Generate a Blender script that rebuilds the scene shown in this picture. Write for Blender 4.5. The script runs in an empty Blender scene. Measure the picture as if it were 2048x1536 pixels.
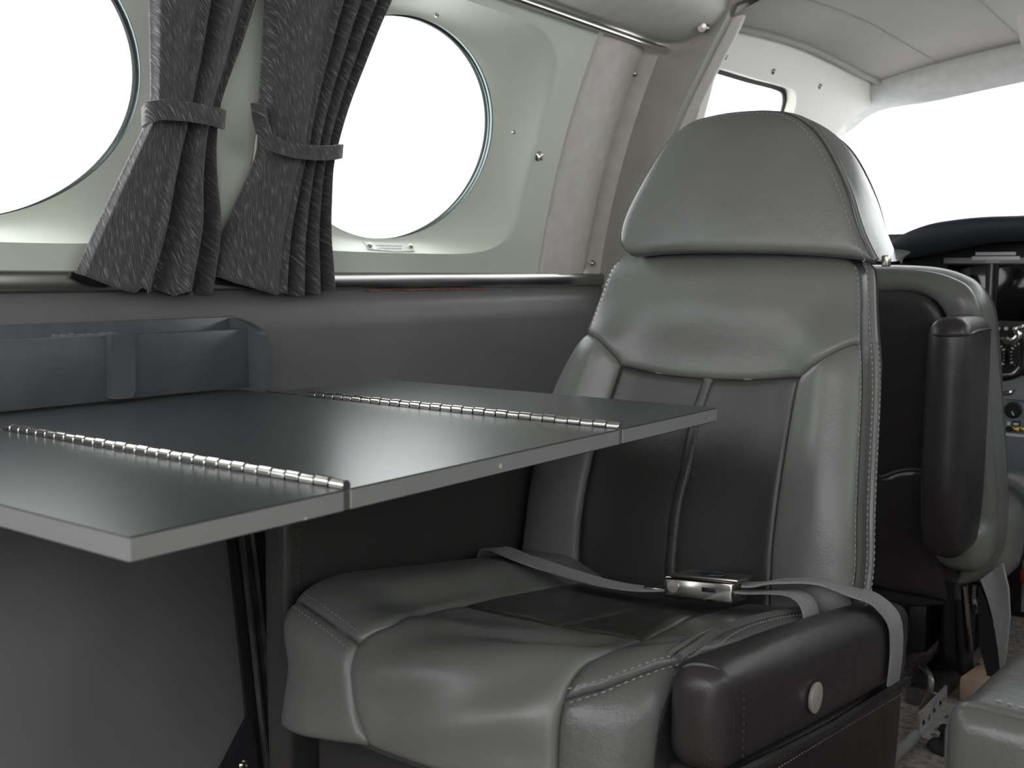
import bpy, bmesh, math, random
import numpy as np
from mathutils import Vector, Matrix
from mathutils.geometry import delaunay_2d_cdt

random.seed(7); rng = np.random.default_rng(7)
SC = bpy.context.scene
COL = SC.collection

# ------------------------------------------------------------------ camera, world, exposure
K = 0.78                                   # metres per drawing unit
OFF = np.array([0.34, 0.0, 0.80])          # drawing origin (the camera) -> cabin centreline / floor
F, CX, CY = 2141.0, 1024.0, 768.0
vy = np.array([2620 - CX, -(555 - CY), -F]); vx = np.array([-1880 - CX, -(530 - CY), -F])
AY = vy / np.linalg.norm(vy)
AX = -vx; AX = AX - AY * (AX @ AY); AX /= np.linalg.norm(AX)
AZ = np.cross(AX, AY)
R = np.array([AX, AY, AZ])                 # world = R @ camera

cam = bpy.data.objects.new('camera', bpy.data.cameras.new('camera'))
COL.objects.link(cam)
cam.data.sensor_width = 36.0
cam.data.lens = F * 36.0 / 2048.0
cam.data.clip_start = 0.02
M = Matrix.Identity(4)
for i in range(3):
    for j in range(3):
        M[i][j] = R[i, j]
    M[i][3] = OFF[i] * K
cam.matrix_world = M
cam.data.dof.use_dof = True
cam.data.dof.focus_distance = 1.5 * K
cam.data.dof.aperture_fstop = 11.0
SC.camera = cam

W = bpy.data.worlds.new('hangar_light'); SC.world = W
W.use_nodes = True
W.node_tree.nodes['Background'].inputs[0].default_value = (0.99, 0.995, 1.0, 1)
W.node_tree.nodes['Background'].inputs[1].default_value = 1.6
SC.view_settings.view_transform = 'Standard'
SC.view_settings.look = 'None'
SC.view_settings.exposure = 1.48
SC.view_settings.gamma = 1.0
SC.view_settings.use_curve_mapping = False

# ------------------------------------------------------------------ pixel helpers
def ray(u, v):
    return R @ np.array([u - CX, -(v - CY), -F])
def px(u, v, x=None, y=None, z=None):
    d = ray(u, v)
    if x is not None: return d * (x / d[0])
    if y is not None: return d * (y / d[1])
    return d * (z / d[2])
def proj(P):
    c = R.T @ np.asarray(P, float)
    return np.array([CX + F * c[0] / -c[2], CY - F * c[1] / -c[2]])
def inv(surf, u, v, ab):
    ab = np.array(ab, float); e = 1e-4; tgt = np.array([u, v])
    for _ in range(25):
        p = proj(surf(*ab)); r = tgt - p
        J = np.array([(proj(surf(ab[0] + e, ab[1])) - p) / e, (proj(surf(ab[0], ab[1] + e)) - p) / e]).T
        st = np.linalg.lstsq(J, r, rcond=None)[0]
        n = np.linalg.norm(st)
        if n > .15: st *= .15 / n
        ab = ab + st
        if n < 1e-5: break
    return ab
def trace(surf, pts, ab0):
    out = []; ab = ab0
    for (u, v) in pts:
        ab = inv(surf, u, v, ab); out.append(ab.copy())
    return np.array(out)

# ------------------------------------------------------------------ materials
def lin(c):
    return tuple(((x / 255) / 12.92 if x / 255 <= .04045 else ((x / 255 + .055) / 1.055) ** 2.4) for x in c) + (1,)
MATS = {}
def mat(name, col, rough=.5, metal=0.0, bumps=(), var=None, spec=.5, sheen=0, coat=0, rvar=None, specks=None):
    m = bpy.data.materials.new(name); m.use_nodes = True
    nt = m.node_tree; N = nt.nodes; L = nt.links
    b = N['Principled BSDF']
    b.inputs['Base Color'].default_value = lin(col)
    b.inputs['Roughness'].default_value = rough
    b.inputs['Metallic'].default_value = metal
    b.inputs['Specular IOR Level'].default_value = spec
    if sheen: b.inputs['Sheen Weight'].default_value = sheen
    if coat:
        b.inputs['Coat Weight'].default_value = coat; b.inputs['Coat Roughness'].default_value = .25
    tc = N.new('ShaderNodeTexCoord')
    if var:
        n = N.new('ShaderNodeTexNoise'); n.inputs['Scale'].default_value = var[0]; n.inputs['Detail'].default_value = 5
        L.new(tc.outputs['Object'], n.inputs['Vector'])
        r = N.new('ShaderNodeValToRGB'); a = var[1]
        r.color_ramp.elements[0].position = .3; r.color_ramp.elements[1].position = .7
        r.color_ramp.elements[0].color = lin([max(0, c * (1 - a)) for c in col])
        r.color_ramp.elements[1].color = lin([min(255, c * (1 + a)) for c in col])
        L.new(n.outputs['Fac'], r.inputs[0]); L.new(r.outputs[0], b.inputs['Base Color'])
    if rvar:
        n = N.new('ShaderNodeTexNoise'); n.inputs['Scale'].default_value = rvar[0]; n.inputs['Detail'].default_value = 4
        L.new(tc.outputs['Object'], n.inputs['Vector'])
        mr = N.new('ShaderNodeMapRange'); mr.inputs[3].default_value = rough - rvar[1]; mr.inputs[4].default_value = rough + rvar[1]
        L.new(n.outputs['Fac'], mr.inputs[0]); L.new(mr.outputs[0], b.inputs['Roughness'])
    if specks:      # chips through the paint
        v = N.new('ShaderNodeTexVoronoi'); v.inputs['Scale'].default_value = specks[0]; L.new(tc.outputs['Object'], v.inputs['Vector'])
        nz = N.new('ShaderNodeTexNoise'); nz.inputs['Scale'].default_value = 7; L.new(tc.outputs['Object'], nz.inputs['Vector'])
        ad = N.new('ShaderNodeMath'); ad.operation = 'SUBTRACT'; L.new(v.outputs['Distance'], ad.inputs[0])
        sb = N.new('ShaderNodeMath'); sb.operation = 'MULTIPLY'; sb.inputs[1].default_value = specks[1]; L.new(nz.outputs['Fac'], sb.inputs[0]); L.new(sb.outputs[0], ad.inputs[1])
        lt_ = N.new('ShaderNodeMath'); lt_.operation = 'LESS_THAN'; lt_.inputs[1].default_value = 0.0; L.new(ad.outputs[0], lt_.inputs[0])
        mxc = N.new('ShaderNodeMix'); mxc.data_type = 'RGBA'; mxc.inputs[6].default_value = lin(col); mxc.inputs[7].default_value = lin(specks[2])
        L.new(lt_.outputs[0], mxc.inputs[0]); L.new(mxc.outputs[2], b.inputs['Base Color'])
    prev = None
    for (kind, scale, st, dist) in bumps:
        if kind == 'vor':
            n = N.new('ShaderNodeTexVoronoi'); o = n.outputs['Distance']
        else:
            n = N.new('ShaderNodeTexNoise'); n.inputs['Detail'].default_value = 4; o = n.outputs['Fac']
        n.inputs['Scale'].default_value = scale
        L.new(tc.outputs['Object'], n.inputs['Vector'])
        bp = N.new('ShaderNodeBump'); bp.inputs['Strength'].default_value = st; bp.inputs['Distance'].default_value = dist
        L.new(o, bp.inputs['Height'])
        if prev: L.new(prev.outputs[0], bp.inputs['Normal'])
        L.new(bp.outputs[0], b.inputs['Normal']); prev = bp
    MATS[name] = m
    return m

LB = (('vor', 520, .10, .001), ('noise', 38, .10, .006))
mat('leather_light', (109, 110.5, 108), .33, bumps=LB, var=(9, .04), rvar=(14, .05))
mat('leather_dark', (56, 55, 54), .38, bumps=LB, var=(9, .05), rvar=(14, .05))
mat('leather_black', (52, 49, 49), .36, bumps=(('vor', 520, .12, .001), ('noise', 30, .14, .006)), rvar=(12, .05))
mat('leather_wrinkled', (96, 97, 95), .31, bumps=(('vor', 520, .14, .001), ('noise', 26, .3, .008)), var=(9, .05))
mat('thread', (150, 150, 148), .7)
mat('thread_dark', (58, 57, 56), .7)
mat('wall_light', (208, 212, 200), .48, bumps=(('noise', 300, .05, .001),), var=(3, .025))
mat('panel_grey', (192, 191, 186), .55, bumps=(('noise', 500, .10, .001),), var=(30, .03))
mat('panel_silver', (206, 202, 196), .5, bumps=(('noise', 600, .14, .001),), var=(40, .03))
mat('frame_beige', (164, 162, 152), .5, bumps=(('noise', 400, .12, .001),), var=(20, .03))
mat('headliner', (156, 153, 150), .8, bumps=(('noise', 700, .10, .001),), var=(4, .03))
mat('cockpit_white', (214, 211, 205), .45, bumps=(('noise', 300, .05, .001),))
mat('bow_fabric', (208, 207, 206), .8, bumps=(('noise', 800, .1, .001),), var=(60, .03))
mat('dado', (102, 102, 101), .42, bumps=(('vor', 700, .05, .001), ('noise', 25, .06, .004)), var=(6, .04))
mat('dado_black', (26, 27, 31), .5, bumps=(('noise', 200, .08, .001),))
mat('table_paint', (50, 53, 54), .29, spec=.7)
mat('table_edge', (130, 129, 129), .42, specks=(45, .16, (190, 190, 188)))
mat('pocket_paint', (82, 84, 87), .32, bumps=(('noise', 60, .12, .002),), rvar=(20, .08), var=(25, .07))
mat('chip_paint', (96, 104, 110), .6, var=(80, .12))
mat('chrome', (205, 203, 200), .16, 1.0)
mat('steel', (185, 180, 175), .28, 1.0, bumps=(('noise', 150, .05, .0005),))
mat('rail_metal', (150, 149, 148), .18, 1.0, rvar=(6, .06))
mat('track_alu', (150, 150, 152), .35, 1.0, var=(40, .12))
mat('rubber', (24, 24, 26), .6)
mat('ring_metal', (120, 132, 134), .2, .9)
mat('webbing', (140, 140, 140), .85, bumps=(('noise', 1400, .3, .0008),), var=(300, .06))
mat('hood', (38, 40, 48), .62, bumps=(('noise', 300, .10, .001),))
mat('panel_black', (30, 30, 33), .5, bumps=(('noise', 300, .06, .001),))
mat('panel_bluegrey', (122, 128, 140), .5)
mat('panel_mid', (150, 150, 152), .45)
mat('screen', (10, 10, 12), .08)
mat('white_mark', (225, 225, 225), .6)
mat('button_metal', (205, 202, 198), .4, .55)
mat('brass', (190, 165, 105), .3, 1.0)
mat('bracket_paint', (176, 174, 174), .45, .3, var=(60, .1))
mat('placard', (178, 180, 176), .4)
mat('print_grey', (120, 122, 120), .6)
mat('blue_enamel', (30, 42, 74), .25)
mat('carpet', (148, 137, 134), .95, bumps=(('noise', 500, .8, .004), ('noise', 90, .5, .006)), var=(120, .22))
mat('dark_gear', (26, 26, 28), .45)
mat('cardboard', (168, 146, 126), .8, var=(30, .06))
mat('red_enamel', (120, 26, 24), .35)
mat('sealant', (120, 74, 66), .8, bumps=(('noise', 200, .8, .003),), var=(90, .3))

def curtain_mat():
    m = bpy.data.materials.new('curtain_tweed'); m.use_nodes = True
    nt = m.node_tree; N = nt.nodes; L = nt.links; b = N['Principled BSDF']
    b.inputs['Roughness'].default_value = .95; b.inputs['Sheen Weight'].default_value = .3
    uv = N.new('ShaderNodeTexCoord')
    def chan(rot, sx, sy, sc, det):
        mp = N.new('ShaderNodeMapping'); mp.vector_type = 'TEXTURE'; mp.inputs['Rotation'].default_value[2] = rot
        mp.inputs['Scale'].default_value = (sx, sy, 1); L.new(uv.outputs['UV'], mp.inputs[0])
        n = N.new('ShaderNodeTexNoise'); n.inputs['Scale'].default_value = sc; n.inputs['Detail'].default_value = det
        L.new(mp.outputs[0], n.inputs[0]); return n.outputs['Fac']
    a = chan(.62, 1, 11, 560, 4)       # slubs along the diagonal
    c = chan(-.5, 1, 1.6, 1300, 2)
    mx = N.new('ShaderNodeMath'); mx.operation = 'MULTIPLY_ADD'; mx.inputs[1].default_value = .75; L.new(a, mx.inputs[0])
    m2 = N.new('ShaderNodeMath'); m2.operation = 'MULTIPLY'; m2.inputs[1].default_value = .25; L.new(c, m2.inputs[0]); L.new(m2.outputs[0], mx.inputs[2])
    r = N.new('ShaderNodeValToRGB'); e = r.color_ramp.elements
    e[0].position = .40; e[0].color = lin((60, 58, 60)); e[1].position = .72; e[1].color = lin((160, 158, 156))
    k = r.color_ramp.elements.new(.55); k.color = lin((80, 78, 80))
    L.new(mx.outputs[0], r.inputs[0]); L.new(r.outputs[0], b.inputs['Base Color'])
    bp = N.new('ShaderNodeBump'); bp.inputs['Strength'].default_value = .5; bp.inputs['Distance'].default_value = .0012
    L.new(mx.outputs[0], bp.inputs['Height']); L.new(bp.outputs[0], b.inputs['Normal'])
    MATS['curtain'] = m
curtain_mat()

def glass_mat():
    m = bpy.data.materials.new('window_glass'); m.use_nodes = True
    nt = m.node_tree; N = nt.nodes; L = nt.links
    N.remove(N['Principled BSDF']); o = N['Material Output']
    t = N.new('ShaderNodeBsdfTransparent'); t.inputs[0].default_value = (.97, .985, .985, 1)
    g = N.new('ShaderNodeBsdfGlossy'); g.inputs['Roughness'].default_value = .03
    lw = N.new('ShaderNodeLayerWeight'); pw = N.new('ShaderNodeMath'); pw.operation = 'POWER'; pw.inputs[1].default_value = 4.0
    L.new(lw.outputs['Facing'], pw.inputs[0]); ml = N.new('ShaderNodeMath'); ml.operation = 'MULTIPLY_ADD'
    ml.inputs[1].default_value = .5; ml.inputs[2].default_value = .02; L.new(pw.outputs[0], ml.inputs[0])
    mx = N.new('ShaderNodeMixShader'); L.new(ml.outputs[0], mx.inputs[0]); L.new(t.outputs[0], mx.inputs[1]); L.new(g.outputs[0], mx.inputs[2])
    L.new(mx.outputs[0], o.inputs[0]); MATS['glass'] = m
glass_mat()

# ------------------------------------------------------------------ object helpers
WL = {}
def S(p):
    return (np.asarray(p, float) + OFF) * K
def tag(o, label=None, cat=None, group=None, kind=None):
    if label: o['label'] = label
    if cat: o['category'] = cat
    if group: o['group'] = group
    if kind: o['kind'] = kind
    return o
def thing(name, loc, label=None, cat=None, group=None, kind=None):
    o = bpy.data.objects.new(name, None); COL.objects.link(o)
    o.empty_display_size = .05
    l = S(loc); o.location = l; WL[o] = l
    return tag(o, label, cat, group, kind)
def mk(name, V, Fc, m, parent=None, smooth=True, uv=None, flat=None):
    V = (np.asarray(V, float) + OFF) * K
    lo, hi = V.min(0), V.max(0)
    c = np.array([(lo[0] + hi[0]) / 2, (lo[1] + hi[1]) / 2, lo[2]])
    me = bpy.data.meshes.new(name)
    me.from_pydata((V - c).tolist(), [], [list(map(int, f)) for f in Fc])
    if uv is not None:
        ul = me.uv_layers.new(name='UVMap')
        for lp in me.loops:
            ul.data[lp.index].uv = uv[lp.vertex_index]
    bm = bmesh.new(); bm.from_mesh(me)
    bmesh.ops.recalc_face_normals(bm, faces=bm.faces)
    bm.to_mesh(me); bm.free()
    if smooth:
        for p in me.polygons: p.use_smooth = True
        if smooth != 'all': me.set_sharp_from_angle(angle=math.radians(42))
    me.materials.append(MATS[m] if isinstance(m, str) else m)
    o = bpy.data.objects.new(name, me); COL.objects.link(o)
    WL[o] = c
    if parent is not None:
        o.parent = parent; o.location = c - WL[parent]
    else:
        o.location = c
    return o
def inst(src, name, at, parent=None):
    """copy of src (shared mesh) with its base centre at drawing point 'at'"""
    o = src.copy(); o.name = name; COL.objects.link(o)
    for k in list(o.keys()):
        if k in ('label', 'category', 'group', 'kind'): del o[k]
    l = S(at); WL[o] = l
    o.parent = parent
    o.location = l - (WL[parent] if parent is not None else 0)
    return o

class MB:
    def __init__(s): s.v = []; s.f = []
    def add(s, V, Fc):
        n = len(s.v); s.v += [tuple(p) for p in V]; s.f += [[n + i for i in f] for f in Fc]; return s
    def build(s, name, m, parent=None, smooth=True): return mk(name, s.v, s.f, m, parent, smooth)

def hexa(P):      # 8 points: bottom loop 0-3, top loop 4-7
    return P, [[0, 3, 2, 1], [4, 5, 6, 7], [0, 1, 5, 4], [1, 2, 6, 5], [2, 3, 7, 6], [3, 0, 4, 7]]
def box(lo, hi, bev=0.0, seg=2):
    bm = bmesh.new(); bmesh.ops.create_cube(bm, size=1)
    lo = np.array(lo, float); hi = np.array(hi, float)
    for v in bm.verts: v.co = Vector((lo + hi) / 2 + (hi - lo) * np.array(v.co))
    if bev: bmesh.ops.bevel(bm, geom=list(bm.edges), offset=bev, segments=seg, profile=.5, affect='EDGES')
    V = [tuple(v.co) for v in bm.verts]; bm.verts.index_update(); Fc = [[v.index for v in f.verts] for f in bm.faces]; bm.free()
    return V, Fc
def frame(d, up=(0, 0, 1)):
    d = np.array(d, float); d /= np.linalg.norm(d)
    up = np.array(up, float)
    if abs(d @ up) > .98: up = np.array([1., 0, 0])
    a = np.cross(up, d); a /= np.linalg.norm(a); b = np.cross(d, a)
    return d, a, b
def lathe(c, axis, prof, n=24, up=(0, 0, 1)):
    """prof list of (r, h); revolve about axis through c"""
    d, a, b = frame(axis, up); c = np.array(c, float); V = []; Fc = []
    for r, h in prof:
        for k in range(n):
            t = 2 * math.pi * k / n
            V.append(c + d * h + (a * math.cos(t) + b * math.sin(t)) * r)
    m = len(prof)
    for i in range(m - 1):
        for k in range(n):
            Fc.append([i * n + k, i * n + (k + 1) % n, (i + 1) * n + (k + 1) % n, (i + 1) * n + k])
    if prof[0][0] > 1e-6: Fc.append(list(range(n))[::-1])
    if prof[-1][0] > 1e-6: Fc.append([(m - 1) * n + k for k in range(n)])
    return V, Fc
def crs(P, n=8, closed=False):
    P = np.asarray(P, float); out = []; m = len(P)
    rngk = range(m) if closed else range(m - 1)
    for i in rngk:
        if closed: p0, p1, p2, p3 = P[i - 1], P[i], P[(i + 1) % m], P[(i + 2) % m]
        else: p0, p1, p2, p3 = P[max(i - 1, 0)], P[i], P[i + 1], P[min(i + 2, m - 1)]
        for k in range(n):
            t = k / n
            out.append(.5 * ((2 * p1) + (-p0 + p2) * t + (2 * p0 - 5 * p1 + 4 * p2 - p3) * t * t + (-p0 + 3 * p1 - 3 * p2 + p3) * t ** 3))
    if not closed: out.append(P[-1])
    return np.array(out)
def dens(P, step, closed=True):
    P = np.asarray(P, float); out = []; m = len(P)
    for i in range(m if closed else m - 1):
        a, b = P[i], P[(i + 1) % m]; k = max(1, int(math.ceil(np.linalg.norm(b - a) / step)))
        for j in range(k): out.append(a + (b - a) * j / k)
    if not closed: out.append(P[-1])
    return np.array(out)
def tube(path, r, n=10, closed=False, cap=True, up=(0, 0, 1)):
    P = np.asarray(path, float); m = len(P); V = []; Fc = []
    rr = r if hasattr(r, '__len__') else [r] * m
    pa = None
    for i in range(m):
        if closed: d = P[(i + 1) % m] - P[i - 1]
        else: d = P[min(i + 1, m - 1)] - P[max(i - 1, 0)]
        d = d / (np.linalg.norm(d) + 1e-12)
        if pa is None: _, a, b = frame(d, up)
        else:
            a = pa - d * (pa @ d); a /= np.linalg.norm(a); b = np.cross(d, a)
        pa = a
        for k in range(n):
            t = 2 * math.pi * k / n
            V.append(P[i] + (a * math.cos(t) + b * math.sin(t)) * rr[i])
    for i in range(m if closed else m - 1):
        for k in range(n):
            j = (i + 1) % m
            Fc.append([i * n + k, i * n + (k + 1) % n, j * n + (k + 1) % n, j * n + k])
    if cap and not closed:
        Fc.append(list(range(n))[::-1]); Fc.append([(m - 1) * n + k for k in range(n)])
    return V, Fc
def sweep(path, prof, ups, closed=False):
    """prof: 2D closed loop (a,b) ; frame per point: tangent, 'up' vectors (b axis), a = up x tangent"""
    P = np.asarray(path, float); m = len(P); n = len(prof); V = []; Fc = []
    for i in range(m):
        d = (P[(i + 1) % m] - P[i - 1]) if closed else (P[min(i + 1, m - 1)] - P[max(i - 1, 0)])
        d /= np.linalg.norm(d); u = np.array(ups[i] if hasattr(ups[0], '__len__') else ups, float)
        u = u - d * (u @ d); u /= np.linalg.norm(u); a = np.cross(u, d)
        for (p, q) in prof: V.append(P[i] + a * p + u * q)
    for i in range(m if closed else m - 1):
        j = (i + 1) % m
        for k in range(n): Fc.append([i * n + k, i * n + (k + 1) % n, j * n + (k + 1) % n, j * n + k])
    if not closed: Fc.append(list(range(n))[::-1]); Fc.append([(m - 1) * n + k for k in range(n)])
    return V, Fc
def inpoly(Q, P):
    x, y = Q[:, 0], Q[:, 1]; r = np.zeros(len(Q), bool); m = len(P)
    for i in range(m):
        x1, y1 = P[i]; x2, y2 = P[i - 1]
        if y1 == y2: continue
        c = ((y1 > y) != (y2 > y)) & (x < (x2 - x1) * (y - y1) / (y2 - y1) + x1)
        r ^= c
    return r
def segdist(Q, P):
    d = np.full(len(Q), 1e9); m = len(P)
    for i in range(m):
        a = P[i - 1]; b = P[i]; ab = b - a; L2 = ab @ ab + 1e-18
        t = np.clip(((Q - a) @ ab) / L2, 0, 1)
        d = np.minimum(d, np.hypot(*(Q - a - t[:, None] * ab).T))
    return d
def tri(outline, step, holes=(), rings=()):
    """triangulated region; returns verts2d, faces, distance to edge"""
    B = [dens(o, step) for o in [outline] + list(holes)]
    allb = np.concatenate(B); E = []; o = 0
    for b in B:
        n = len(b); E += [(o + i, o + (i + 1) % n) for i in range(n)]; o += n
    lo, hi = outline.min(0), outline.max(0)
    xs = np.arange(lo[0], hi[0], step); ys = np.arange(lo[1], hi[1], step * .866)
    G = np.array([(x + (step / 2 if j % 2 else 0), y) for j, y in enumerate(ys) for x in xs])
    ok = inpoly(G, B[0]) if len(G) else np.zeros(0, bool)
    for h in B[1:]: ok &= ~inpoly(G, h)
    G = G[ok]
    if len(G):
        dd = np.min([segdist(G, b) for b in B], axis=0); G = G[dd > (max(rings) if rings else 0) + step * .55]
    for rd in rings:                        # rows of points following the edge, for clean seam rolls
        for b in B:
            T2 = np.roll(b, -1, 0) - np.roll(b, 1, 0); nn = np.c_[-T2[:, 1], T2[:, 0]]; nn /= np.linalg.norm(nn, axis=1)[:, None] + 1e-12
            for sg in (1, -1):
                Q = b + nn * rd * sg
                ok = inpoly(Q, B[0])
                for h in B[1:]: ok &= ~inpoly(Q, h)
                Q = Q[ok]
                if len(Q):
                    dq = np.min([segdist(Q, c) for c in B], axis=0); Q = Q[dq > rd * .93]
                    G = np.concatenate([G, Q]) if len(G) else Q
    A = np.concatenate([allb, G]) if len(G) else allb
    vs, es, fs, *_ = delaunay_2d_cdt([Vector(p) for p in A], E, [], 0, 1e-7)
    V = np.array([tuple(v) for v in vs]); fs = [list(f) for f in fs]
    cen = np.array([V[f].mean(0) for f in fs])
    ok = inpoly(cen, B[0])
    for h in B[1:]: ok &= ~inpoly(cen, h)
    fs = [f for f, k in zip(fs, ok) if k]
    D = np.min([segdist(V, b) for b in B], axis=0)
    return V, fs, D
def normal(surf, a, b, e=2e-3):
    p = surf(a, b); n = np.cross(surf(a + e, b) - surf(a - e, b), surf(a, b + e) - surf(a, b - e))
    return n / (np.linalg.norm(n) + 1e-12)
def boundary(fs):
    c = {}
    for f in fs:
        for i in range(len(f)):
            e = (f[i], f[(i + 1) % len(f)]); c[e] = 1
    return [e for e in c if (e[1], e[0]) not in c]
def panel(name, outline, surf, m, parent, puff=.012, r=.022, step=.011, skirt=.02, sign=1, extra=None, holes=(), lift=0.0):
    """upholstered panel: region in surface coordinates, edges rolled down into the seam, with a skirt behind"""
    V2, fs, D = tri(np.asarray(outline, float), step, holes, (r * .22, r * .55, r))
    P = []; Nn = []
    for (a, b), d in zip(V2, D):
        n = normal(surf, a, b) * sign
        t = min(d / r, 1.0)
        h = puff * (math.sqrt(max(0, 1 - (1 - t) ** 2)) - 1) + lift
        if extra: h += extra(a, b, d)
        P.append(surf(a, b) + n * h); Nn.append(n)
    P = np.array(P); Nn = np.array(Nn)
    nv = len(P); be = boundary(fs); bi = sorted({i for e in be for i in e}); mp = {i: nv + k for k, i in enumerate(bi)}
    if skirt:
        V = np.concatenate([P, P[bi] - Nn[bi] * skirt]); Fc = fs + [[e[1], e[0], mp[e[0]], mp[e[1]]] for e in be]
    else: V, Fc = P, fs
    return mk(name, V, Fc, m, parent, 'all')
def slab(name, outline, surf, thick, m, parent=None, step=.03, holes=(), sign=1, smooth=True):
    """flat or curved sheet with real thickness"""
    V2, fs, D = tri(np.asarray(outline, float), step, [np.asarray(h, float) for h in holes])
    P = np.array([surf(a, b) for a, b in V2]); Nn = np.array([normal(surf, a, b) * sign for a, b in V2])
    n = len(P); V = np.concatenate([P, P - Nn * thick]); be = boundary(fs)
    Fc = fs + [[i + n for i in f[::-1]] for f in fs] + [[e[1], e[0], e[0] + n, e[1] + n] for e in be]
    return mk(name, V, Fc, m, parent, smooth)
def stitches(mb, surf, ab, sign=1, pitch=.0085, ln=.006, r=.0011, lift=.0012):
    P = dens(np.asarray(ab, float), .002, False)
    X = np.array([surf(a, b) + normal(surf, a, b) * sign * lift for a, b in P])
    d = np.concatenate([[0], np.cumsum(np.linalg.norm(np.diff(X, axis=0), axis=1))])
    s = pitch / 2
    while s < d[-1]:
        p = np.array([np.interp(s, d, X[:, k]) for k in range(3)]); q = np.array([np.interp(min(s + ln, d[-1]), d, X[:, k]) for k in range(3)])
        if np.linalg.norm(q - p) > 1e-4:
            t, a, b = frame(q - p); c = (p + q) / 2
            mb.add([p, c + a * r, c + b * r, c - a * r, c - b * r, q], [[0, 2, 1], [0, 3, 2], [0, 4, 3], [0, 1, 4], [5, 1, 2], [5, 2, 3], [5, 3, 4], [5, 4, 1]])
        s += pitch
def offpoly(ab, d):
    """offset an open polyline sideways in surface coordinates"""
    ab = np.asarray(ab, float); T = np.gradient(ab, axis=0); T /= np.linalg.norm(T, axis=1)[:, None] + 1e-12
    return ab + np.c_[-T[:, 1], T[:, 0]] * d
def ribbon(path, wdir, width, th=.003):
    P = np.asarray(path, float); V = []; Fc = []; m = len(P)
    wd = [np.array(w, float) for w in wdir] if hasattr(wdir[0], '__len__') else [np.array(wdir, float)] * m
    for i in range(m):
        d = P[min(i + 1, m - 1)] - P[max(i - 1, 0)]; d /= np.linalg.norm(d)
        w = wd[i] - d * (wd[i] @ d); w /= np.linalg.norm(w); n = np.cross(d, w)
        for k in np.linspace(-.5, .5, 7):
            V.append(P[i] + w * width * k + n * th / 2)
        for k in np.linspace(.5, -.5, 7):
            V.append(P[i] + w * width * k - n * th / 2)
    n = 14
    for i in range(m - 1):
        for k in range(n): Fc.append([i * n + k, i * n + (k + 1) % n, (i + 1) * n + (k + 1) % n, (i + 1) * n + k])
    Fc.append(list(range(n))[::-1]); Fc.append([(m - 1) * n + k for k in range(n)])
    return V, Fc
def grid(nu, nv, fn):
    V = [fn(i / (nu - 1), j / (nv - 1)) for i in range(nu) for j in range(nv)]
    Fc = [[i * nv + j, (i + 1) * nv + j, (i + 1) * nv + j + 1, i * nv + j + 1] for i in range(nu - 1) for j in range(nv - 1)]
    return V, Fc
def sstep(a, b, x):
    t = min(max((x - a) / (b - a), 0), 1); return t * t * (3 - 2 * t)
def screw_head(c, axis, r, h, name='screw', m='steel', parent=None):
    V, Fc = lathe(c, axis, [(r * 1.25, 0), (r * 1.25, h * .25), (r, h * .5), (r * .8, h * .85), (r * .35, h), (r * .3, h * .7), (0.0001, h * .7)], 14)
    return mk(name, V, Fc, m, parent)
# ================================================================== the setting
XC = -.34                                   # centreline of the cabin in drawing units
def mir(V): return [(2 * XC - p[0], p[1], p[2]) for p in V]
def xu(z): return -1.40 + .15 * z + .30 * z * z
def xg(z): return -1.450 + .28 * z
WA, WB, WZ = .278, .1985, .263
ZT = .52
def window_panel(yc, ya, yb):
    th = sorted(set([2 * math.pi * k / 144 for k in range(144)] +
                    [math.atan2(z - WZ, y - yc) % (2 * math.pi) for y in (ya, yb) for z in (-.004, ZT)]))
    n = len(th); V = []; Fc = []
    rings = [('d', r) for r in np.linspace(0, 1, 13)] + [('p', r) for r in (.08, .2, .5, .75, 1)] + [('f', 1)]
    for kind, r in rings:
        for t in th:
            c, s = math.cos(t), math.sin(t)
            re = 1 / math.sqrt((c / WA) ** 2 + (s / WB) ** 2)
            rd = (abs(c / .372) ** 5 + abs(s / .226) ** 5) ** (-1 / 5)
            lim = [((yb - yc) / c) if c > 1e-9 else ((ya - yc) / c) if c < -1e-9 else 1e9,
                   ((ZT - WZ) / s) if s > 1e-9 else ((-.004 - WZ) / s) if s < -1e-9 else 1e9]
            rp = min(lim); rd = min(rd, rp * .985)
            q = re + (rd - re) * r if kind == 'd' else rd + (rp - rd) * r
            y, z = yc + c * q, WZ + s * q
            g = 1 - r ** 1.9 if kind == 'd' else 0
            fl = -.06 if kind == 'f' else 0
            x = xu(z) + (xg(z) - xu(z) - .012) * g + fl
            V.append((x, y, z))
    for i in range(len(rings) - 1):
        for k in range(n): Fc.append([i * n + k, i * n + (k + 1) % n, (i + 1) * n + (k + 1) % n, (i + 1) * n + k])
    return V, Fc
def ell(yc, da, n=96, dx=0.0):
    P = []
    for k in range(n):
        t = 2 * math.pi * k / n
        z = WZ + (WB + da) * math.sin(t)
        P.append((xg(z) + dx, yc + (WA + da) * math.cos(t), z))
    return np.array(P)
PANELS = [(-.155, -.57, .264), (.680, .264, 1.096), (1.515, 1.096, 1.985)]
def xl(z):
    zz = [-.80, -.65, -.5, -.35, -.2, -.09, -.05, -.027]
    return float(np.interp(z, zz, [-1.10, -1.23, -1.31, -1.352, -1.370, -1.372, -1.378, -1.396]))
zsl = np.concatenate([np.linspace(-.80, -.12, 18), np.linspace(-.1, -.027, 9)])
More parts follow.
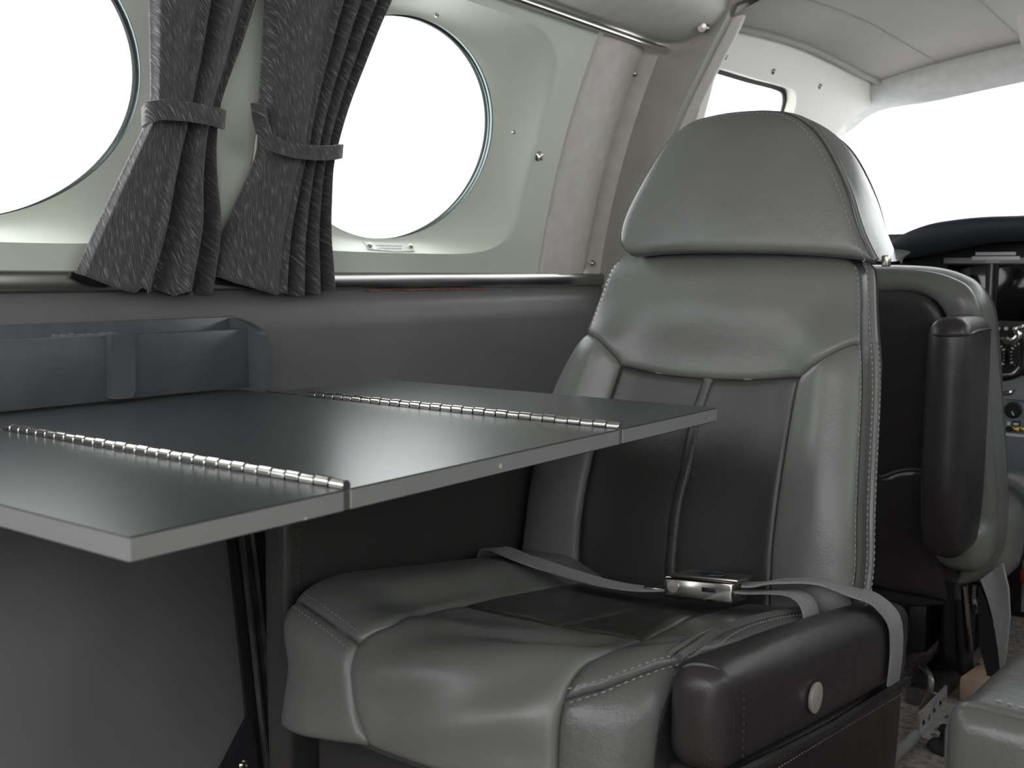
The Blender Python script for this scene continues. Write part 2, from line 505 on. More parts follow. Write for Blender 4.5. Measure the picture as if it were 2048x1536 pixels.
for side in ('left', 'right'):
    f = (lambda V: V) if side == 'left' else mir
    wr = thing('wall_' + side, (-1.35 if side == 'left' else 2 * XC + 1.35, 1.0, -.8), kind='structure')
    for (yc, ya, yb) in PANELS:
        V, Fc = window_panel(yc, ya, yb); mk('window_panel', f(V), Fc, 'wall_light', wr)
    # silver frame cover beside the cockpit arch
    def fc(u, v):
        y = 1.985 + .285 * u; z = -.004 + (ZT + .004) * v
        o = .012 * math.sin(math.pi * min(u / .6, 1)) - .030 * math.exp(-((u - .80) / .10) ** 2) + .018 * sstep(.85, 1, u) + .004
        return (xu(z) + o - (.06 if u < .001 or u > .999 else 0), y + (.0096 if u < .001 else 0), z)
    V, Fc = grid(29, 14, fc); mk('frame_cover', f(V), Fc, 'panel_silver', wr)
    V, Fc = grid(24, len(zsl), lambda u, v: (xl(zsl[int(round(v * (len(zsl) - 1)))]), -.57 + 2.85 * u, zsl[int(round(v * (len(zsl) - 1)))]))
    mk('lower_panel', f(V), Fc, 'dado', wr)
    for k, (yc, ya, yb) in enumerate(PANELS):
        wn = thing('window_%d' % ({'left': 1, 'right': 4}[side] + k), (0, 0, 0), kind='structure')
        wn.location = WL[wn] = S((xg(WZ) if side == 'left' else 2 * XC - xg(WZ), yc, WZ - WB))
        rv = [ell(yc, da, dx=dx) for da, dx in ((.002, -.012), (.0045, -.016), (.002, -.0165), (.002, -.021), (-.001, -.0225), (.002, -.024), (.002, -.032), (.010, -.032), (.010, -.012))]
        n = len(rv[0]); q = len(rv); V = [p for e in rv for p in e]
        mk('window_ring', f(V), [[i * n + k, i * n + (k + 1) % n, ((i + 1) % q) * n + (k + 1) % n, ((i + 1) % q) * n + k] for i in range(q) for k in range(n)], 'ring_metal', wn)
        V, Fc = tube(f(ell(yc, .006, dx=-.032)), .006, 8, True); mk('gasket', V, Fc, 'rubber', wn)
        E0, E1 = ell(yc, .004, dx=-.028), ell(yc, .004, dx=-.033); n = len(E0)
        mk('pane', f(list(E0) + list(E1)), [list(range(n))[::-1], list(range(n, 2 * n))] + [[i, (i + 1) % n, n + (i + 1) % n, n + i] for i in range(n)], 'glass', wn, False)
    # polished rail along the sill
    prof = [(-.030, -.030), (.000, -.030), (.004, -.027), (.006, -.008), (.004, -.002), (.000, .0), (-.030, .0)]
    n = len(prof); V = [(-1.390 + a, y, b) for y in np.linspace(-.57, 2.27, 30) for a, b in prof]
    Fc = [[i * n + k, i * n + (k + 1) % n, (i + 1) * n + (k + 1) % n, (i + 1) * n + k] for i in range(29) for k in range(n)] + [list(range(n)), list(range(29 * n, 30 * n))]
    o = mk('trim_' + ('1' if side == 'left' else '3'), f(V), Fc, 'rail_metal'); tag(o, kind='structure')
    # overhead service panel and its chrome tube
    e = [px(1328, 93, y=2.25), px(1362, 90, y=2.25), px(1400, 74, y=2.25), px(1440, 48, y=2.25), px(1458, 20, y=2.25), px(1470, -25, y=2.25)]
    cs = [(-1.30, .56), (e[0][0] - .03, e[0][2] + .004)] + [(p[0], p[2]) for p in e] + [(e[-1][0] + .05, .72), (-1.30, .72)]
    m2 = np.array([-1.15, .62]); ys = [-.57, 0, .5, 1.0, 1.5, 2.0, 2.17, 2.22, 2.24, 2.25]
    V = []
    cs = np.array(cs)
    for y in ys:
        sc = 1 - .06 * sstep(2.17, 2.25, y) ** 2
        for p in cs: q = m2 + (p - m2) * sc; V.append((q[0], y, q[1]))
    n = len(cs)
    Fc = [[i * n + k, i * n + (k + 1) % n, (i + 1) * n + (k + 1) % n, (i + 1) * n + k] for i in range(len(ys) - 1) for k in range(n)] + [list(range(n)), list(range((len(ys) - 1) * n, len(ys) * n))]
    o = mk('overhead_panel', f(V), Fc, 'panel_grey'); tag(o, 'grey overhead service panel above the %s' % ('curtained windows' if side == 'left' else 'windows without curtains'), 'panel')
    p0 = px(1324, 99, y=2.215)
    V, Fc = tube(f([p0 + np.array([0, y - 2.215, 0]) for y in np.linspace(-.5, 2.235, 12)]), .0085, 10)
    o = mk('trim_' + ('2' if side == 'left' else '4'), V, Fc, 'chrome'); tag(o, kind='structure')

WLEFT = bpy.data.objects['wall_left']
def wallpt(u, v, off=0.0):
    P = None; x = -1.35
    for _ in range(12):
        P = px(u, v, x=x); x = xu(P[2]) + off
    return P
for (u, v, r) in ((1268, 147, .0075), (1184, 526, .0075)):
    P = wallpt(u, v, -.006); screw_head(P, (1, 0, -.25), r * .85, .008, parent=WLEFT)
P = wallpt(1076, 312); V, Fc = lathe(P, (1, 0, -.3), [(.011, 0), (.011, .003), (.008, .005), (.0075, .011), (.005, .012), (.0035, .008), (.0001, .008)], 18)
mk('snap_stud', V, Fc, 'chrome', WLEFT)
for (u, v) in ((1026, 264), (872, 30)):
    P = wallpt(u, v, -.012); screw_head(P, (1, 0, -.3), .0032, .006, parent=WLEFT)
# placard under the window
PL = wallpt(782, 492, -.02)
def plac(a, b): 
    z = PL[2] + b; y = PL[1] + a
    return np.array([-1.397 - (z - .034) * 1.25 + .006, y, z])
ol = trace(plac, [(725, 482), (745, 485), (775, 487), (828, 489), (829, 502), (790, 503), (740, 498), (733, 492)], (0, 0))
pl = slab('placard', ol, plac, .002, 'placard'); tag(pl, 'small grey placard fixed with two screws under an oval window', 'placard')
for (u, v) in ((738, 491), (820, 493)):
    a = inv(plac, u, v, (0, 0)); screw_head(plac(*a), (1, 0, -.2), .0042, .006, parent=pl)
for i, vv in enumerate((490.5, 496)):
    mbt = MB(); u = 751 + 3 * i
    while u < 803:
        w = random.choice([2.2, 3, 4.2])
        q = [plac(*inv(plac, uu, v2 + (uu - 780) * .02, (0, 0))) + np.array([.0006, 0, 0]) for uu, v2 in ((u, vv), (u + w, vv), (u + w, vv + 1.6), (u, vv + 1.6))]
        mbt.add(q, [[0, 1, 2, 3]]); u += w + 1.4
    o = mbt.build('lettering', 'print_grey', pl, False)

# sealant line in the gap below the rail
V, Fc = tube([(-1.389, y, -.0335 + .001 * math.sin(60 * y)) for y in np.linspace(1.42, 1.78, 60)], [.0022 * (.6 + .5 * abs(math.sin(23 * k))) for k in range(60)], 6)
o = mk('trim_5', V, Fc, 'sealant'); tag(o, kind='structure')

# floor, roof, cockpit arch
V, Fc = box((-1.42, -.9, -.86), (.74, 3.4, -.80)); o = mk('floor', V, Fc, 'carpet', smooth=False); tag(o, kind='structure')
V, Fc = grid(20, 8, lambda u, v: (-1.22 + 1.76 * u, -.57 + 2.87 * v, .70 + .08 * math.sin(math.pi * u))); 
Vb = [(p[0], p[1], p[2] + .03) for p in V]; n = len(V)
o = mk('ceiling', V + Vb, Fc + [[i + n for i in q] for q in Fc], 'headliner'); tag(o, kind='structure')

YA = 2.275
inn = [px(u, v, y=YA + .02) for u, v in ((1290, 640), (1283, 540), (1300, 440), (1332, 340), (1372, 245), (1402, 180), (1442, 100), (1468, 50), (1492, -5), (1525, -70))]
inn = [(p[0], p[2]) for p in inn]
inn = [(inn[0][0], -.80)] + inn + [(-.85, .66), (-.60, .70), (XC, .71)]
L = crs(inn[1:], 6); L = np.concatenate([[inn[0]], L]); Rr = [(2 * XC - p[0], p[1]) for p in L[::-1]][1:]
innc = np.concatenate([L, Rr])
out = np.array([(2 * XC + 1.42, -.80), (2 * XC + 1.42, .80), (-1.42, .80), (-1.42, -.80)])
arch = thing('wall_front', (-1.3, YA, -.8), kind='structure')
slab('arch_panel', np.concatenate([innc, out]), lambda a, b: np.array([a, YA, b]), -.03, 'frame_beige', arch, .05)
V, Fc = tube([(p[0] - .004, YA + .02, p[1]) for p in innc], .020, 12); mk('arch_rim', V, Fc, 'panel_silver', arch)
P = px(1409, 55, y=2.22); V, Fc = lathe(P, (.2, -1, -.2), [(.012, -.004), (.012, .004), (.008, .008), (.006, .014), (.010, .016), (.010, .02), (.0001, .021)], 14)
mk('knob', V, Fc, 'steel', bpy.data.objects['overhead_panel'])

# cockpit side walls with their windows
def cs_(y, z): return np.array([-1.27 + .28 * z + .10 * (y - 2.3) + (.0 if z > 0 else -.38 * z), y, z])
top = trace(cs_, [(1425, 52), (1470, 64), (1530, 77), (1600, 98), (1660, 125), (1720, 155), (1765, 172)], (2.35, .5))
rgt = trace(cs_, [(1738, 214), (1685, 252), (1640, 320), (1610, 420)], (3.0, .4))
outl = np.concatenate([[(YA + .02, -.8), (YA + .02, top[0][1] + .06)], top + np.array([0, .03]), rgt, [(3.3, .05), (3.3, -.8)]])
hole = crs(trace(cs_, [(1350, 330), (1398, 190), (1424, 142), (1445, 138), (1520, 160), (1578, 176), (1592, 190), (1588, 225), (1560, 300), (1530, 380), (1400, 420)], (2.35, .4)), 5, True); hole[:, 0] = np.maximum(hole[:, 0], 2.325)
for side in ('left', 'right'):
    sg = 1 if side == 'left' else -1
    sf = cs_ if side == 'left' else (lambda y, z: np.array([2 * XC, 0, 0]) + cs_(y, z) * np.array([-1, 1, 1]))
    wc = slab('cockpit_wall_' + side, outl, sf, .05, 'cockpit_white', None, .04, [hole], sg)
    wc.name = 'trim_%d' % (6 if side == 'left' else 7); tag(wc, kind='structure')
    wn = thing('window_%d' % (7 if side == 'left' else 8), sf(2.6, .2), kind='structure')
    V, Fc = tube([sf(*p) - np.array([.036 * sg, 0, 0]) for p in (hole - hole.mean(0)) * 1.03 + hole.mean(0)], .006, 8, True); mk('gasket', V, Fc, 'rubber', wn)
    slab('pane', hole, lambda y, z: sf(y, z) - np.array([.042 * sg, 0, 0]), .006, 'glass', wn, .1, (), sg, False)
    if side == 'left':
        for (u, v) in ((1451, 113), (1547, 143), (1640, 173)):
            screw_head(cs_(*inv(cs_, u, v, (2.5, .5))), (1, 0, -.2), .006, .005, parent=wc)
# cockpit headliner between arch and windscreen bow
et = crs(np.array([cs_(*p) for p in top]), 4)
def hl(u, v):
    i = v * (len(et) - 1); k = min(int(i), len(et) - 2); e = et[k] + (et[k + 1] - et[k]) * (i - k)
    c = .15 + (.075 - .15) * v
    x = e[0] + u * 2 * (XC - e[0])
    return (x, e[1], e[2] + c * 4 * u * (1 - u) - .012 * math.exp(-((v - .97) / .05) ** 2))
V, Fc = grid(50, 25, hl); n = len(V)
o = mk('ceiling_cockpit', V + [(p[0], p[1], p[2] + .02) for p in V], Fc + [[i + n for i in q] for q in Fc], 'headliner'); o.name = 'ceiling'; tag(o, kind='structure')
HLN = o
for u0, nm in ((.105, 'seam'), (.26, 'seam')):
    V, Fc = tube([np.array(hl(u0 + .03 * v * v, v)) - np.array([0, 0, .0005]) for v in np.linspace(0, 1, 40)], .0022, 6); mk('seam', V, Fc, 'headliner', HLN)
V, Fc = tube([np.array(hl(.012, v)) + np.array([0, 0, -.003]) for v in np.linspace(0, 1, 40)], .009, 8); mk('edge_bead', V, Fc, 'headliner', HLN)
# windscreen bow
YB = 3.12
up = [px(u, v, y=YB) for u, v in ((1600, 235), (1660, 208), (1705, 180), (1760, 140), (1850, 112), (1950, 90), (2048, 70), (2200, 42), (2420, 20))]
lo = [px(u, v, y=YB) for u, v in ((1560, 345), (1610, 310), (1680, 258), (1740, 216), (1850, 196), (1950, 174), (2048, 153), (2200, 122), (2420, 100))]
nb = 40; upc = crs(np.array(up), 6); loc_ = crs(np.array(lo), 6)
def bow(u, v):
    a = np.array([np.interp(u, np.linspace(0, 1, len(upc)), upc[:, k]) for k in range(3)]); b = np.array([np.interp(u, np.linspace(0, 1, len(loc_)), loc_[:, k]) for k in range(3)])
    p = a + (b - a) * v; p[1] += .05 * v * v + -.02 * math.sin(math.pi * v); return tuple(p)
V, Fc = grid(50, 9, bow); n = len(V)
o = mk('trim_8', V + [(p[0], p[1] + .03, p[2]) for p in V], Fc + [[i + n for i in q] for q in Fc], 'bow_fabric'); tag(o, kind='structure')
# windscreen pane
V, Fc = grid(24, 10, lambda u, v: (-1.12 + 1.56 * u, 3.10 + .55 * v - .35 * (2 * u - 1) ** 2 * v * .8, .62 - .56 * v - .10 * (2 * u - 1) ** 2)); n = len(V)
o = mk('window_9', V + [(p[0], p[1] + .008, p[2]) for p in V], Fc + [[i + n for i in q] for q in Fc], 'glass'); tag(o, kind='structure')
# visor end hanging from the headliner
P = [px(u, v, y=2.75) for u, v in ((2036, 38), (2052, 30), (2110, 34), (2110, 92), (2060, 104), (2047, 96), (2040, 70))]
o = slab('sun_visor', crs(np.array([(p[0], p[2]) for p in P]), 4, True), lambda a, b: np.array([a, 2.75, b]), -.012, 'cockpit_white', None, .02)
tag(o, 'pale sun visor edge hanging from the cockpit headliner', 'visor')
# half-height partition added out of view to cut low light from aft
V, Fc = box((-1.36, -1.0, -.80), (.68, -.95, .12)); o = mk('wall_back', V, Fc, 'dado', smooth=False); tag(o, kind='structure')
# firewall and nose
V, Fc = box((-1.2, 3.36, -.8), (.52, 3.40, .12)); o = mk('trim_9', V, Fc, 'panel_black', smooth=False); tag(o, kind='structure')
# ================================================================== folding table
ZTT = -.18; TH = .0185; XI = -.633
def leaf(name, x0, y0, y1, parent):
    V, Fc = box((x0, y0, ZTT - TH), (XI, y1, ZTT), .0012, 1)
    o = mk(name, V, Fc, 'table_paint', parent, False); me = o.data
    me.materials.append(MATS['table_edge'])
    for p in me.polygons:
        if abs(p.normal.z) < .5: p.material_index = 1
    return o
tb = thing('folding_table', (-.97, .87, -.8), 'dark grey folding table with two hinged leaves projecting from the cabin wall', 'table')
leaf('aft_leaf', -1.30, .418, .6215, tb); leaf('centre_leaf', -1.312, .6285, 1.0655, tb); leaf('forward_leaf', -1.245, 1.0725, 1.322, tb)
for y0, xe in ((.625, -1.19), (1.069, -1.175)):
    V, Fc = box((xe - .02, y0 - .0033, ZTT - TH + .001), (XI - .001, y0 + .0033, ZTT - .0012)); hg = mk('piano_hinge', V, Fc, 'steel', tb, False)
    pitch = .01815; n = int((XI - xe) / pitch); src = None
    for k in range(n):
        x1 = XI - .0005 - k * pitch
        c = (x1 - pitch / 2, y0, ZTT + .0022 - .0055 + (.0007 if k % 2 else 0))
        if src is None:
            V, Fc = lathe((x1 - pitch + .0008, y0, ZTT + .0022), (1, 0, 0), [(.0046, 0), (.0055, .0008), (.0055, pitch - .0024), (.0046, pitch - .0016)], 12)
            src = mk('knuckle', V, Fc, 'chrome', hg); c0 = c
        else: inst(src, 'knuckle', (c[0], y0, ZTT + .0022 - .0055 + (.0007 if k % 2 else 0)), hg)
    V, Fc = tube([(xe - .02, y0, ZTT + .0015), (xe - .075, y0, ZTT + .0015)], .0014, 8); mk('hinge_pin', V, Fc, 'steel', hg)

# table track on the lower wall
def lowpt(u, v, off=0.0):
    x = -1.3
    for _ in range(15):
        P = px(u, v, x=x); x = xl(P[2]) + off
    return P
tt = thing('table_track', (-1.2, .87, -.8), 'worn aluminium track on a black backing below the folding table', 'track')
c1 = [lowpt(u, v, .012) for u, v in ((470, 1000), (484, 1085), (505, 1270), (530, 1500), (548, 1650))]
def band(pts, dy0, dy1, th, name, m, off=0.0):
    V = []; Fc = []
    pts = crs(np.array(pts), 4)
    for p in pts:
        for a, b in ((dy0, 0), (dy1, 0), (dy1, th), (dy0, th)): V.append((p[0] + b + off, p[1] + a, p[2]))
    for i in range(len(pts) - 1):
        for k in range(4): Fc.append([i * 4 + k, i * 4 + (k + 1) % 4, i * 4 + 4 + (k + 1) % 4, i * 4 + 4 + k])
    Fc += [[0, 1, 2, 3], [len(V) - 4 + k for k in range(4)]]
    return mk(name, V, Fc, m, tt, False)
band(c1, -.022, .075, .006, 'backing', 'dado_black', -.010)
band(c1, -.006, -.002, .010, 'flange', 'track_alu'); band(c1, -.002, .008, .003, 'web', 'dark_gear'); band(c1, .008, .016, .012, 'flange', 'track_alu')
band(c1, .052, .068, .014, 'edge_strip', 'dado', -.004)
g = [lowpt(u, v, .008) for u, v in ((496, 1420), (520, 1600), (395, 1600), (440, 1530))]
V = g + [p + np.array([.008, 0, 0]) for p in g]
mk('gusset', V, [[3, 2, 1, 0], [4, 5, 6, 7]] + [[i, (i + 1) % 4, 4 + (i + 1) % 4, 4 + i] for i in range(4)], 'dado_black', tt, False)
screw_head(lowpt(486, 1531, .015), (1, 0, .3), .006, .006, parent=tt)

# storage pocket on the wall
pk = thing('storage_pocket', (-1.33, .8, ZTT), 'dark grey painted storage pocket on the cabin wall above the table', 'storage pocket')
V, Fc = box((-1.325, .18, ZTT + .002), (-1.313, 1.096, -.0878), .0015); mk('front_board', V, Fc, 'pocket_paint', pk)
V, Fc = box((-1.364, .18, ZTT + .002), (-1.356, 1.10, -.0703), .0015); mk('back_board', V, Fc, 'pocket_paint', pk)
V, Fc = box((-1.356, .18, ZTT + .003), (-1.325, 1.096, ZTT + .01)); mk('bottom_board', V, Fc, 'pocket_paint', pk)
YE = 1.098
br = [px(u, v, y=YE) for u, v in ((462, 632), (490, 640), (515, 652), (533, 668), (541, 690), (543, 720), (545, 786))]
bo = crs(np.array([(p[0], p[2]) for p in br]), 5)
bo = np.concatenate([bo, [(bo[-1][0], ZTT + .001), (-1.372, ZTT + .001), (-1.372, bo[0][1] - .001)]])
slab('end_bracket', bo, lambda a, b: np.array([a, YE, b]), -.0125, 'pocket_paint', pk, .02)
lp = [px(u, v, x=-1.3125) for u, v in ((213, 670), (261, 666), (262, 780), (256, 793), (238, 797), (214, 797))]
lo2 = [(p[1], p[2]) for p in lp]; lo2 = np.array(lo2)
o = slab('latch_tab', lo2, lambda a, b: np.array([-1.301, a, b]), .012, 'pocket_paint', pk, .012)
bv = o.modifiers.new('bevel', 'BEVEL'); bv.width = .003; bv.segments = 3; bv.limit_method = 'ANGLE'
# lifted paint flakes along the pocket's top edge
for k in range(9):
    u = 118 + 14 * k + random.uniform(-3, 3); P = px(u, 674 - .04 * (u - 115), x=-1.319); P[2] = -.0872
    w = random.uniform(.012, .024); h = random.uniform(.002, .006)
    V = [P + np.array(a) for a in ((-.004, -w / 2, -.001), (.006, -w / 2, -.0015), (.005, w / 2, -.001), (-.004, w / 2, 0), (-.006, -w / 3, h), (-.004, w / 4, h * .6))]
    mk('paint_flake', V, [[0, 1, 2, 3], [0, 3, 5, 4]], 'chip_paint', pk, False)

# ================================================================== curtains
def curtpt(u, v, off=0.0):
    x = -1.3
    for _ in range(10):
        P = px(u, v, x=x); z = P[2]; x = xu(max(z, 0)) + .042 + off
    return P
def make_curtain(rows, hem, fold, tie, tw, label, seed):
    rows = np.array(rows, float)
    root = thing('curtain', curtpt(rows[-1, 1], rows[-1, 0]), label, 'curtain', 'curtains tied back beside the oval windows')
    nc, nt = 110, 70; vt = rows[0, 0]
    hc = np.array(hem, float)
    def fn(c, t):
        vh = np.interp(c, hc[:, 0], hc[:, 1]); v = vt + t * (vh - vt)
        vr = min(v, rows[-1, 0])
        uL = np.interp(vr, rows[:, 0], rows[:, 1]); uR = np.interp(vr, rows[:, 0], rows[:, 2])
        P = curtpt(uL + (uR - uL) * c, v); d = fold(c, t)
        return P + np.array([d, -.25 * d, 0])
    rows = np.c_[np.linspace(rows[0, 0], rows[-1, 0], 40), crs_interp(rows)]
    V, Fc = grid(nc, nt, fn); V = np.array(V); n = len(V)
    B = V - np.array([.004, 0, 0])
    Fb = [[i + n for i in q[::-1]] for q in Fc]
    ed = boundary(Fc); Fe = [[e[1], e[0], e[0] + n, e[1] + n] for e in ed]
    uv = [(.22 * (i // nt) / (nc - 1), .46 * (1 - (i % nt) / (nt - 1))) for i in range(n)]
    mk('drape', np.concatenate([V, B]), Fc + Fb + Fe, 'curtain', root, 'all', uv=uv + uv)
    # hem stitched across the foot
    path = crs(np.array([curtpt(u, v, o) for u, v, o in tie]), 8)
    V, Fc = ribbon(path, (.15, 0, 1), tw, .006); V = np.array(V)
    uv = [(p[1] * .9, p[2] * .9) for p in V]
    mk('tieback', V, Fc, 'curtain', root, True, uv=uv)
    return root
def crs_interp(rows):
    v = np.linspace(rows[0, 0], rows[-1, 0], 40); out = []
    for c in (1, 2):
        y = np.interp(v, rows[:, 0], rows[:, c])
        for _ in range(2): y[1:-1] = (y[:-2] + 2 * y[1:-1] + y[2:]) / 4
        out.append(y)
    return np.array(out).T
def foldA(c, t):
    tie = math.exp(-((t - .47) / .16) ** 2)
    a = (.024 if t < .47 else .030) * (1 - .5 * tie)
    broad = .012 * math.sin(math.pi * min(c / .5, 1)) * (1 - .3 * tie) + .006 * math.sin(9 * c + 4 * t)
    q = sstep(.42, .55, c)
    pl = math.cos(2 * math.pi * 3.6 * (c - .47)) + .35 * math.sin(2 * math.pi * 6.1 * c + 2 * t)
    return broad * (1 - q) + q * (a * pl * .75 - .004) - .03 * sstep(.95, 1, c) - .015 * (1 - sstep(0, .05, c))
def foldB(c, t):
    tie = math.exp(-((t - .5) / .16) ** 2)
    a = .024 * (1 - .5 * tie)
    q = sstep(.50, .60, c)
    broad = .014 * math.sin(math.pi * min(c / .56, 1)) + .004 * math.sin(8 * c + 5 * t)
    pl = math.cos(2 * math.pi * 3.1 * (c - .56) / .44 * (1 + .25 * (c - .56)))
    return broad * (1 - q) + q * (a * pl * .75 - .002) - .03 * sstep(.95, 1, c) - .02 * (1 - sstep(0, .06, c))
make_curtain([(-125, 306, 556), (0, 306, 520), (100, 307, 490), (200, 309, 452), (235, 304, 446), (300, 272, 441), (363, 243, 441), (444, 206, 450), (500, 182, 445), (545, 160, 438), (590, 150, 432)],
             [(0, 546), (.12, 560), (.28, 577), (.40, 586), (.45, 575), (.55, 588), (.62, 580), (.70, 592), (.78, 582), (.86, 590), (1, 588)],
             foldA, [(287, 236, .004), (297, 226, .022), (320, 220, .030), (350, 221, .034), (380, 224, .034), (410, 229, .032), (436, 235, .028), (447, 240, .012)], .027,
             'charcoal tweed curtain tied back, hanging above the storage pocket', 1)
make_curtain([(-125, 545, 844), (0, 540, 788), (50, 538, 764), (100, 535, 745), (200, 530, 708), (260, 528, 688), (300, 531, 676), (330, 519, 667), (400, 488, 664), (470, 458, 663), (540, 434, 671), (590, 425, 674)],
             [(0, 550), (.15, 566), (.35, 580), (.5, 590), (.58, 584), (.68, 592), (.76, 584), (.86, 591), (.93, 580), (1, 582)],
             foldB, [(516, 205, .006), (521, 240, .016), (529, 266, .026), (548, 287, .034), (585, 300, .036), (620, 305, .034), (655, 306, .030), (675, 304, .022), (683, 302, .006)], .023,
             'charcoal tweed curtain tied back over the oval window nearer the cabin seat', 2)
# ================================================================== aft-facing cabin seat
seat = thing('cabin_seat', (-.76, 1.2, -.8), 'two-tone grey leather cabin seat facing aft behind the folding table', 'seat')
TP = .14
XCS, HWS = -.762, .256
def prof(s):
    L1 = .55; r = .075; c, sn = 1 / math.hypot(1, TP), TP / math.hypot(1, TP)
    y0, z0 = 1.47, -.482
    if s <= L1: return y0 - s * c, z0 + s * sn, (sn, c)
    yc, zc = y0 - L1 * c - r * sn, z0 + L1 * sn - r * c
    a0 = math.atan2(c, sn)      # normal angle at end of top (normal = (sn?,c))
    arc = r * 1.50
    if s <= L1 + arc:
        a = (s - L1) / r
        n = (sn * math.cos(a) - c * math.sin(a), c * math.cos(a) + sn * math.sin(a))
        # normal rotates from (sn,c) [up] towards -y
        return y0 - L1 * c - r * sn + r * n[0], z0 + L1 * sn - r * c + r * n[1], n
    a = arc / r; n = (sn * math.cos(a) - c * math.sin(a), c * math.cos(a) + sn * math.sin(a)); e = s - L1 - arc
    t = (n[1], -n[0])       # direction of travel, downwards
    if t[1] > 0: t = (-t[0], -t[1])
    return y0 - L1 * c - r * sn + r * n[0] + t[0] * e, z0 + L1 * sn - r * c + r * n[1] + t[1] * e, n
def cu(x, s):
    y, z, n = prof(s)
    q = (x - XCS) / HWS; aq = abs(q)
    front = sstep(.50, .62, s); y += (.068 if q > 0 else .012) * min(aq, 1.1) ** 2.5 * sstep(.30, .62, s)
    if q < 0: y += .045 * min(aq, 1.1) ** 3 * sstep(.60, .70, s)
    h = (.018 * sstep(.50, 1.0, q) if q > 0 else .022 * sstep(.42, .72, aq)) * (1 - .75 * front) + .012 * front * (1 - min(aq, 1) ** 2)
    h -= .004 * (1 - sstep(.3, .55, aq)) * (1 - front)
    if q < 0: h -= .030 * max(0, (aq - .84) / .16) ** 2
    else: h -= .006 * max(0, (aq - .92) / .12) ** 2
    return np.array([x, y + n[0] * h, z + n[1] * h])
# seams traced over the cushion
cu0 = (-.78, .45)
lb = trace(cu, [(925, 1207), (990, 1191), (1089, 1173)], cu0)                     # insert, wall side
fr1 = trace(cu, [(925, 1207), (990, 1223), (1060, 1237), (1110, 1249)], cu0)        # insert front edge
fr2 = trace(cu, [(1110, 1249), (1180, 1261), (1240, 1270), (1288, 1275)], cu0)
rb = trace(cu, [(1288, 1275), (1316, 1260), (1376, 1232)], cu0)                   # insert, arm side
cl = crs(trace(cu, [(925, 1207), (860, 1219), (800, 1235), (745, 1259), (714, 1285), (699, 1325), (697, 1365), (706, 1420), (728, 1484)], cu0), 5)
cr = crs(trace(cu, [(1288, 1275), (1240, 1291), (1205, 1303), (1176, 1317), (1152, 1342), (1131, 1386), (1119, 1435), (1114, 1500), (1113, 1560)], cu0), 5)
sl = trace(cu, [(712, 1280), (668, 1249), (625, 1218), (598, 1199)], cu0)          # corner seam, wall side
sr = trace(cu, [(1130, 1398), (1205, 1373), (1290, 1340), (1350, 1322)], cu0)      # corner seam, arm side
sl[0] = cl[np.argmin(((cl - sl[0]) ** 2).sum(1))]; sr[0] = cr[np.argmin(((cr - sr[0]) ** 2).sum(1))]
SE = .724; AL = XCS - HWS * 1.0; AR = XCS + HWS * 1.05
sl[:, 0] = np.clip(sl[:, 0], AL, None); sr[:, 0] = np.clip(sr[:, 0], None, AR)
ib = float(lb[-1, 0] + (lb[-1, 0] - lb[0, 0]) * .0); xr = rb[-1, 0]
midx = fr1[-1, 0]
pd = dict(puff=.008, r=.014, sign=-1)
ch = cl[cl[:, 1] > sl[0, 1]]; ctop = cl[cl[:, 1] <= sl[0, 1]]
crh = cr[cr[:, 1] > sr[0, 1]]; crtop = cr[cr[:, 1] <= sr[0, 1]]
def wr1(a, b, d):   # soft stretch folds in the hide
    return .0038 * math.sin(38 * (a * .75 + b * 1.1) + 5 * math.sin(9 * b)) * sstep(0, .05, d) * sstep(.36, .48, b)
CU = thing('seat_cushion', (-.76, 1.2, -.6)); CU.parent = seat; CU.location = WL[CU] - WL[seat]
panel('centre_panel', np.concatenate([fr1[:0], cl[::-1], fr1[1:], fr2[1:], cr[1:], [(cr[-1, 0], SE), (cl[-1, 0], SE)]]), cu, 'leather_light', CU, extra=wr1, **pd)
panel('insert', np.concatenate([fr1, [(midx + .004, .02)], [(ib, .02)], lb[::-1][:-1]]), cu, 'leather_dark', CU, **pd)
panel('insert', np.concatenate([fr2, rb[1:], [(xr, .02)], [(midx + .004, .02)]]), cu, 'leather_dark', CU, **pd)
panel('side_bolster', np.concatenate([lb, [(ib, .02), (AL, .02), (AL, sl[-1, 1])], sl[::-1], ctop[::-1][:-1]]), cu, 'leather_light', CU, **pd)
panel('front_corner', np.concatenate([sl, [(AL, sl[-1, 1]), (AL, SE + .045), (cl[-1, 0], SE)], ch[::-1]]), cu, 'leather_light', CU, **pd)
def wr2(a, b, d):
    return .0035 * math.sin(70 * (b + .5 * a) + 6 * math.sin(14 * a)) * sstep(0, .04, d) * (1 - sstep(.0, .16, abs(b - .47)))
panel('side_bolster', np.concatenate([rb, [(xr, .02), (AR, .02), (AR, sr[-1, 1])], sr[::-1], crtop[::-1][:-1]]), cu, 'leather_wrinkled', CU, extra=wr2, **pd)
panel('front_corner', np.concatenate([sr, [(AR, sr[-1, 1]), (AR, SE), (cr[-1, 0], SE)], crh[::-1]]), cu, 'leather_wrinkled', CU, **pd)
V, Fc = grid(30, 60, lambda u, v: cu(AL + .006 + (AR - AL - .012) * u, .01 + (SE - .02) * v) - np.array([0, -.006, .016])); V = [np.array(p) for p in V]
n = len(V); V2 = [np.array([p[0], max(p[1], 1.0), max(min(p[2] - .06, -.56), -.60)]) for p in V]
mk('cushion_core', V + V2, Fc + [[i + n for i in q] for q in Fc] + [[e[0], e[1], e[1] + n, e[0] + n] for e in boundary(Fc)], 'leather_dark', CU)
stm = MB()
for d in (.009, -.010): stitches(stm, cu, sign=-1, ab=offpoly(dens(sl, .01, False), d))
